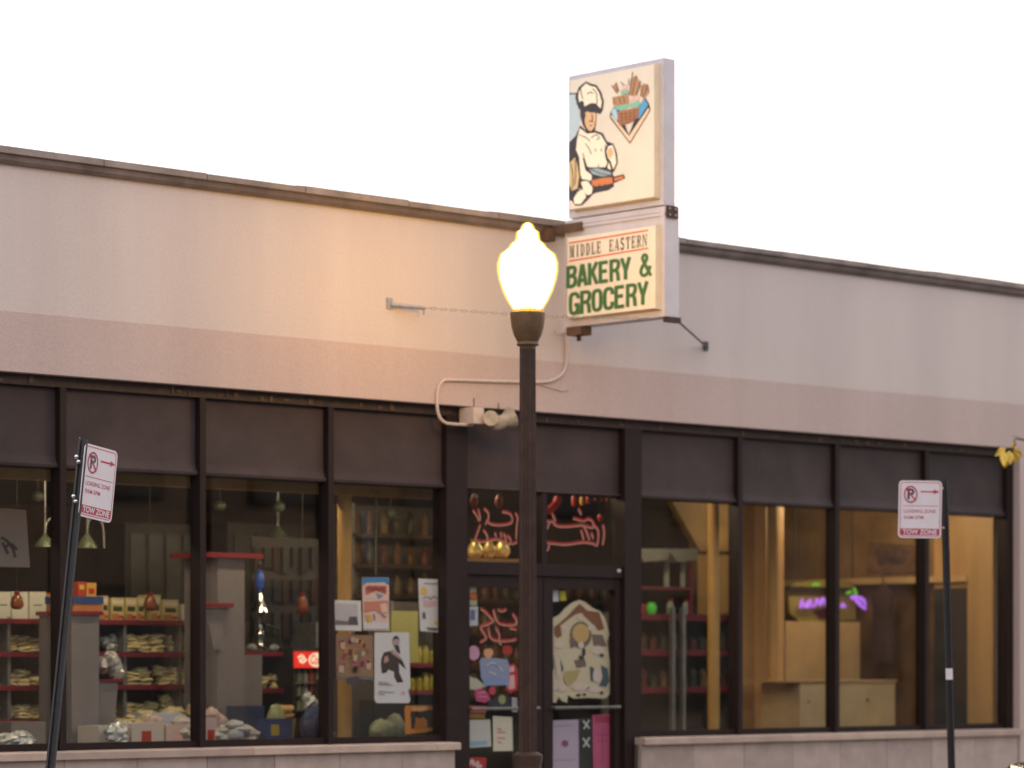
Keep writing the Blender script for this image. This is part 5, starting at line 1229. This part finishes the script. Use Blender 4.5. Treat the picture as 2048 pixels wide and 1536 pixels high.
for xp in (1336, 1369):
    a0 = onY(xp, 1118, Yc+.12); MB().lathe([(.03, 0), (.028, a0.z-a.z-.002)], (a0.x, Yc+.14, a.z+.001), 12).build('leg', M['lampwhite'], cn, True)
for xp in (1280, 1384):
    a0 = onY(xp, 1118, Yc+.02); MB().box(a0.x-.018, a0.x+.018, Yc+.02, Yc+.05, z+.001, a0.z).build('red_post', M['red'], cn)
# panel and counter under the neon
panelY('wood_screen', 1571, 1720, 1243, 1.9, .05, M['tanl'])
o = [q for q in COL.objects if q.name.startswith('wood_screen')][0]; tag(o, 'tall light wood screen below the purple neon', 'screen')
a = onY(1571, 1367, .9); b = onY(1790, 1367, .9)
ct = thing('counter', tuple(onY(1680, 1460, .9)), 'light wood counter box low in the third right window', 'counter')
a2 = onY(1600, 1367, .9); zc = onY(1735, 1364, .9).z
MB().box(a2.x, b.x, .9, 1.4, .06, zc).build('front', M['tanl'], ct)
MB().box(a.x, b.x+.01, .88, 1.42, zc+.001, zc+.02).build('counter_top', M['tan'], ct)
a3 = onY(1735, 1400, .899); MB().blob((a3.x, .897, a3.z), .016, .008, .018).build('knob', M['dark'], ct, True)
a3 = onY(1617, 1403, .899); MB().blob((a3.x, .897, a3.z), .010, .006, .012).build('knob', M['dark'], ct, True)
# neon sign
NY = 2.1
nb = thing('neon_sign', tuple(onY(1650, 1240, NY)), 'purple and green neon on an olive board above the wood screen', 'neon sign')
MB().prism([onY(x_, y_, NY+.02) for x_, y_ in ((1576,1184),(1590,1166),(1640,1160),(1712,1166),(1712,1240),(1600,1244),(1580,1225))], (0, .03, 0)).build('board', mat('olive_board', (.34, .26, .05), .6, .2, 6), nb)
MB().box(onY(1574, 1180, NY).x, onY(1714, 1180, NY).x, NY-.04, NY-.01, onY(1640, 1183, NY).z, onY(1640, 1174, NY).z).build('dark_rail', M['dark'], nb)
nl = [[(1601,1216),(1604,1200),(1609,1214),(1616,1204)],[(1616,1216),(1620,1200),(1625,1215)],[(1630,1213),(1634,1198),(1640,1210),(1645,1196),(1651,1208)],[(1652,1212),(1657,1198)],[(1682,1214),(1686,1208),(1690,1214)],[(1702,1194),(1712,1200),(1722,1208)],[(1706,1192),(1718,1196),(1730,1204)],[(1712,1202),(1722,1212),(1731,1218)],[(1719,1194),(1728,1200),(1730,1212)]]
nt_ = MB()
for pl in nl: nt_.tube([onY(x_, y_, NY-.06) for x_, y_ in smoothline(pl)], .014, 6)
nt_.build('purple_tube', M['neon'], nb, True)
nt_ = MB()
for pl in [[(1625,1170),(1632,1168),(1638,1170)],[(1694,1186),(1702,1184)],[(1708,1176),(1711,1184),(1713,1190)]]: nt_.tube([onY(x_, y_, NY-.05) for x_, y_ in pl], .014, 6)
nt_.build('green_tube', M['neong'], nb, True)
MB().prism([onY(x_, y_, NY+.012) for x_, y_ in ((1626,1222),(1658,1214),(1662,1236),(1640,1238))], (0, .005, 0)).build('maroon_patch', cm(92, 40, 56), nb)
for xx in (1590, 1705): MB().tube([onY(xx, 1165, NY+.03), Vector((onY(xx, 1165, NY+.03).x, NY+.03, 3.25))], .006, 5).build('cord', M['dark'], nb)
# picture above the rail and dim figure-like coat hung in the dark recess
pc = thing('wall_picture', tuple(onX(1780, 1150, SX)), 'long dim picture above the rail on the right wall', 'picture')
MB().prism([onX(x_, y_, SX-.02) for x_, y_ in ((1735,1085),(1832,1090),(1832,1146),(1735,1146))], (.018, 0, 0)).build('canvas', mat('dim_canvas', (.16, .085, .05), .6, .5, 5), pc)
MB().prism([onX(x_, y_, SX-.024) for x_, y_ in ((1750,1098),(1815,1102),(1812,1128),(1756,1132))], (.003, 0, 0)).build('printed_scene', mat('dim_scene', (.09, .05, .045), .6, .6, 9), pc)
hc = thing('coat', tuple(onX(1775, 1330, SX)), 'dark red coat hanging in the recess of the right wall', 'coat')
c = onX(1778, 1320, SX-.03)
MB().lathe([(.16, -.02), (.17, .05), (.13, .30), (.12, .50), (.15, .66), (.06, .74), (.04, .78)], (c.x-.10, c.y, c.z), 12, sx=.45).build('cloth', mat('maroon_cloth', (.035, .014, .013), .9, .4, 9), hc, True)
MB().tube([(c.x-.10, c.y, c.z+.78), (c.x-.10, c.y, c.z+.86), (SX-.001, c.y, c.z+.88)], .006, 6).build('hook', M['dark'], hc)

# ------------------------------------------------------------------ across the street (seen in the glass)
bb = thing('brick_building', (14, -22, 0), 'buff brick row building across the street, behind the viewer', 'building')
BX0, BX1, BZ = -45, 60, 7.5
MB().box(BX0, BX1, -30, -22, -.004, BZ).build('wall', M['brick'], bb)
MB().box(BX0, BX1, -22.12, -21.99, BZ-.5, BZ+.1).build('cornice', M['coping'], bb)
pane_m = mat('far_pane', (.02, .022, .026), .05, 0)
for i in range(30):
    xx = BX0 + 2 + i*3.4
    for z0, z1 in ((.6, 2.8), (4.2, 6.2)):
        f = MB().box(xx, xx+1.6, -21.99, -21.94, z0, z1).build('window', M['brown'], bb)
        MB().box(xx+.08, xx+1.52, -21.938, -21.93, z0+.08, z1-.08).build('pane', pane_m, f)

def make_car(loc, label):
    t = thing('parked_car', (0, 0, 0), label, 'car', 'cars parked along the kerb')
    L, W = 4.6, 1.76
    st_ = [(-2.3,.45,.82,.74),(-2.2,.30,.88,.84),(-1.6,.24,.92,.87),(-.9,.24,.90,.88),(0,.24,.90,.88),(.9,.24,.92,.88),(1.6,.24,.93,.87),(2.15,.28,.92,.82),(2.3,.45,.80,.70)]
    b = MB(); n = 10
    for (x_, zl, zh, hw) in st_:
        for (u, v) in ((-.75,0),(-1,.2),(-1,.6),(-.97,.85),(-.86,1),(.86,1),(.97,.85),(1,.6),(1,.2),(.75,0)):
            b.v.append((x_, u*hw, zl + (zh-zl)*v))
    for i in range(len(st_)-1):
        for q in range(n): b.f.append((i*n+q, i*n+(q+1) % n, (i+1)*n+(q+1) % n, (i+1)*n+q))
    b.f.append(tuple(range(n-1, -1, -1))); b.f.append(tuple((len(st_)-1)*n+q for q in range(n)))
    b.build('body', M['carpaint'], t, True)
    c = MB(); ring = [(-1.05,.90,.74),(-.35,1.40,.60),(.85,1.42,.60),(1.65,.94,.70)]
    for (x_, z_, hw) in ring: c.v += [(x_, -hw, z_), (x_, hw, z_)]
    for (x_, z_, hw) in ((-1.05,.88,.80),(-.35,.88,.82),(.85,.88,.82),(1.65,.88,.80)): c.v += [(x_, -hw, z_), (x_, hw, z_)]
    c.f = [(0,1,3,2),(2,3,5,4),(4,5,7,6),(8,0,2,10),(10,2,4,12),(12,4,6,14),(1,9,11,3),(3,11,13,5),(5,13,15,7),(8,9,1,0),(6,7,15,14)]
    c.build('cabin_glass', M['carglass'], t)
    MB().box(-.33, .83, -.585, .585, 1.41, 1.435).build('roof', M['carpaint'], t)
    for x_ in (-1.42, 1.42):
        for s_ in (-1, 1):
            wprof = [(.20,-.09),(.31,-.09),(.325,-.06),(.325,.06),(.31,.09),(.20,.09)]
            wm = MB().lathe(wprof, (0, 0, 0), 20); wm.v = [(x_+a, s_*.80+c_, .205+b_) for a, b_, c_ in wm.v]
            wv = wm.build('wheel', M['rubber'], t, True)
            rm = MB().lathe([(.19,-.092),(.19,.092)], (0, 0, 0), 16); rm.v = [(x_+a, s_*.80+c_, .205+b_) for a, b_, c_ in rm.v]
            rm.build('rim', M['steel'], wv)
    for s_ in (-1, 1):
        MB().box(-2.27, -2.19, s_*.62-.12, s_*.62+.12, .60, .72).build('headlight', M['carglass'], t)
        MB().box(2.22, 2.30, s_*.62-.10, s_*.62+.10, .66, .80).build('tail_light', RDP, t)
        MB().box(-.72, -.60, s_*.90-.07, s_*.90+.07, .90, 1.0).build('mirror', M['carpaint'], t)
    t.location = loc
    return t
car = make_car((3.80, -4.68, -.12), 'black car parked nearest the lamp, one end at the lower right corner')
dup(car, (10.3, -4.75, -.12), 'black car parked further along the kerb, beyond the right edge')

# street tree just beyond the right edge, one twig reaching into view
tree = thing('street_tree', (5.9, -3.0, -.02), 'young street tree with yellow autumn leaves beyond the right edge', 'tree')
tk = MB().tube([(5.9,-3.0,-.02),(5.92,-3.0,1.2),(5.88,-2.98,2.4),(5.9,-3.0,3.6),(5.95,-3.02,4.6)], .075, 10, .03); tk.build('trunk', M['bark'], tree, True)
tip = onY(2022, 908, -1.6)
br = MB(); lf = MB(); 
def leaf(mb, c, s, d=None):
    d = d or Vector((random.gauss(0, 1), random.gauss(0, 1), random.gauss(0, .6)-.4)).normalized(); u = d.orthogonal().normalized(); 
    a = random.uniform(0, 6.28); u = (u*math.cos(a) + d.cross(u)*math.sin(a)); c = Vector(c); n = len(mb.v)
    mb.v += [tuple(c), tuple(c+d*s*.5+u*s*.26), tuple(c+d*s), tuple(c+d*s*.5-u*s*.26)]; mb.f.append((n, n+1, n+2, n+3))
for i in range(16):
    z = 2.6 + i*.13; an = i*2.4; L = random.uniform(.7, 1.25)
    s_ = Vector((5.9, -3.0, z)); e = s_ + Vector((math.cos(an)*L, math.sin(an)*L, random.uniform(.4, .9)))
    br.tube([s_, (s_+e)/2+Vector((0, 0, .06)), e], .018, 5, .005)
    for q in range(34):
        f_ = random.uniform(.3, 1.05); leaf(lf, s_+(e-s_)*f_+Vector((random.gauss(0, .12), random.gauss(0, .12), random.gauss(0, .12))), random.uniform(.06, .10))
wig = [Vector((5.88,-2.98,2.45)), (Vector((5.88,-2.98,2.5))+tip)/2+Vector((0,0,.25)), onY(2048, 880, -1.6), onY(2030, 893, -1.6), tip]
br.tube(smoothline([tuple(q) for q in wig]), .012, 5, .004)
br.tube([onY(2062, 884, -1.6), onY(2040, 876, -1.62), onY(2024, 872, -1.62)], .004, 5, .002)
br.build('limbs', M['bark'], tree, True)
tag(lf.build('crown', M['leafg'], tree), kind='stuff')
tl_m = [((2008,900),(2003,934)),((2018,900),(2010,930)),((2022,905),(2016,936)),((2026,896),(2038,916)),((2012,896),(2000,912)),((2020,894),(2030,890)),((2028,902),(2036,928)),((2015,905),(2024,925))]
for (a, b) in tl_m:
    A = onY(*a, -1.6); B = onY(*b, -1.6) + Vector((random.uniform(-.04, .04), random.uniform(-.06, .06), 0))
    d = (B-A); u = d.cross(FW).normalized()*d.length*.28; w2 = FW*.012
    mb = MB(); mb.v = [tuple(A), tuple(A+d*.3+u*.8+w2), tuple(A+d*.6+u*.7-w2), tuple(B), tuple(A+d*.6-u*.7-w2), tuple(A+d*.3-u*.8+w2)]; mb.f = [(0,1,2,3),(0,3,4,5)]
    mb.build('leaf', M['leafy'], tree)
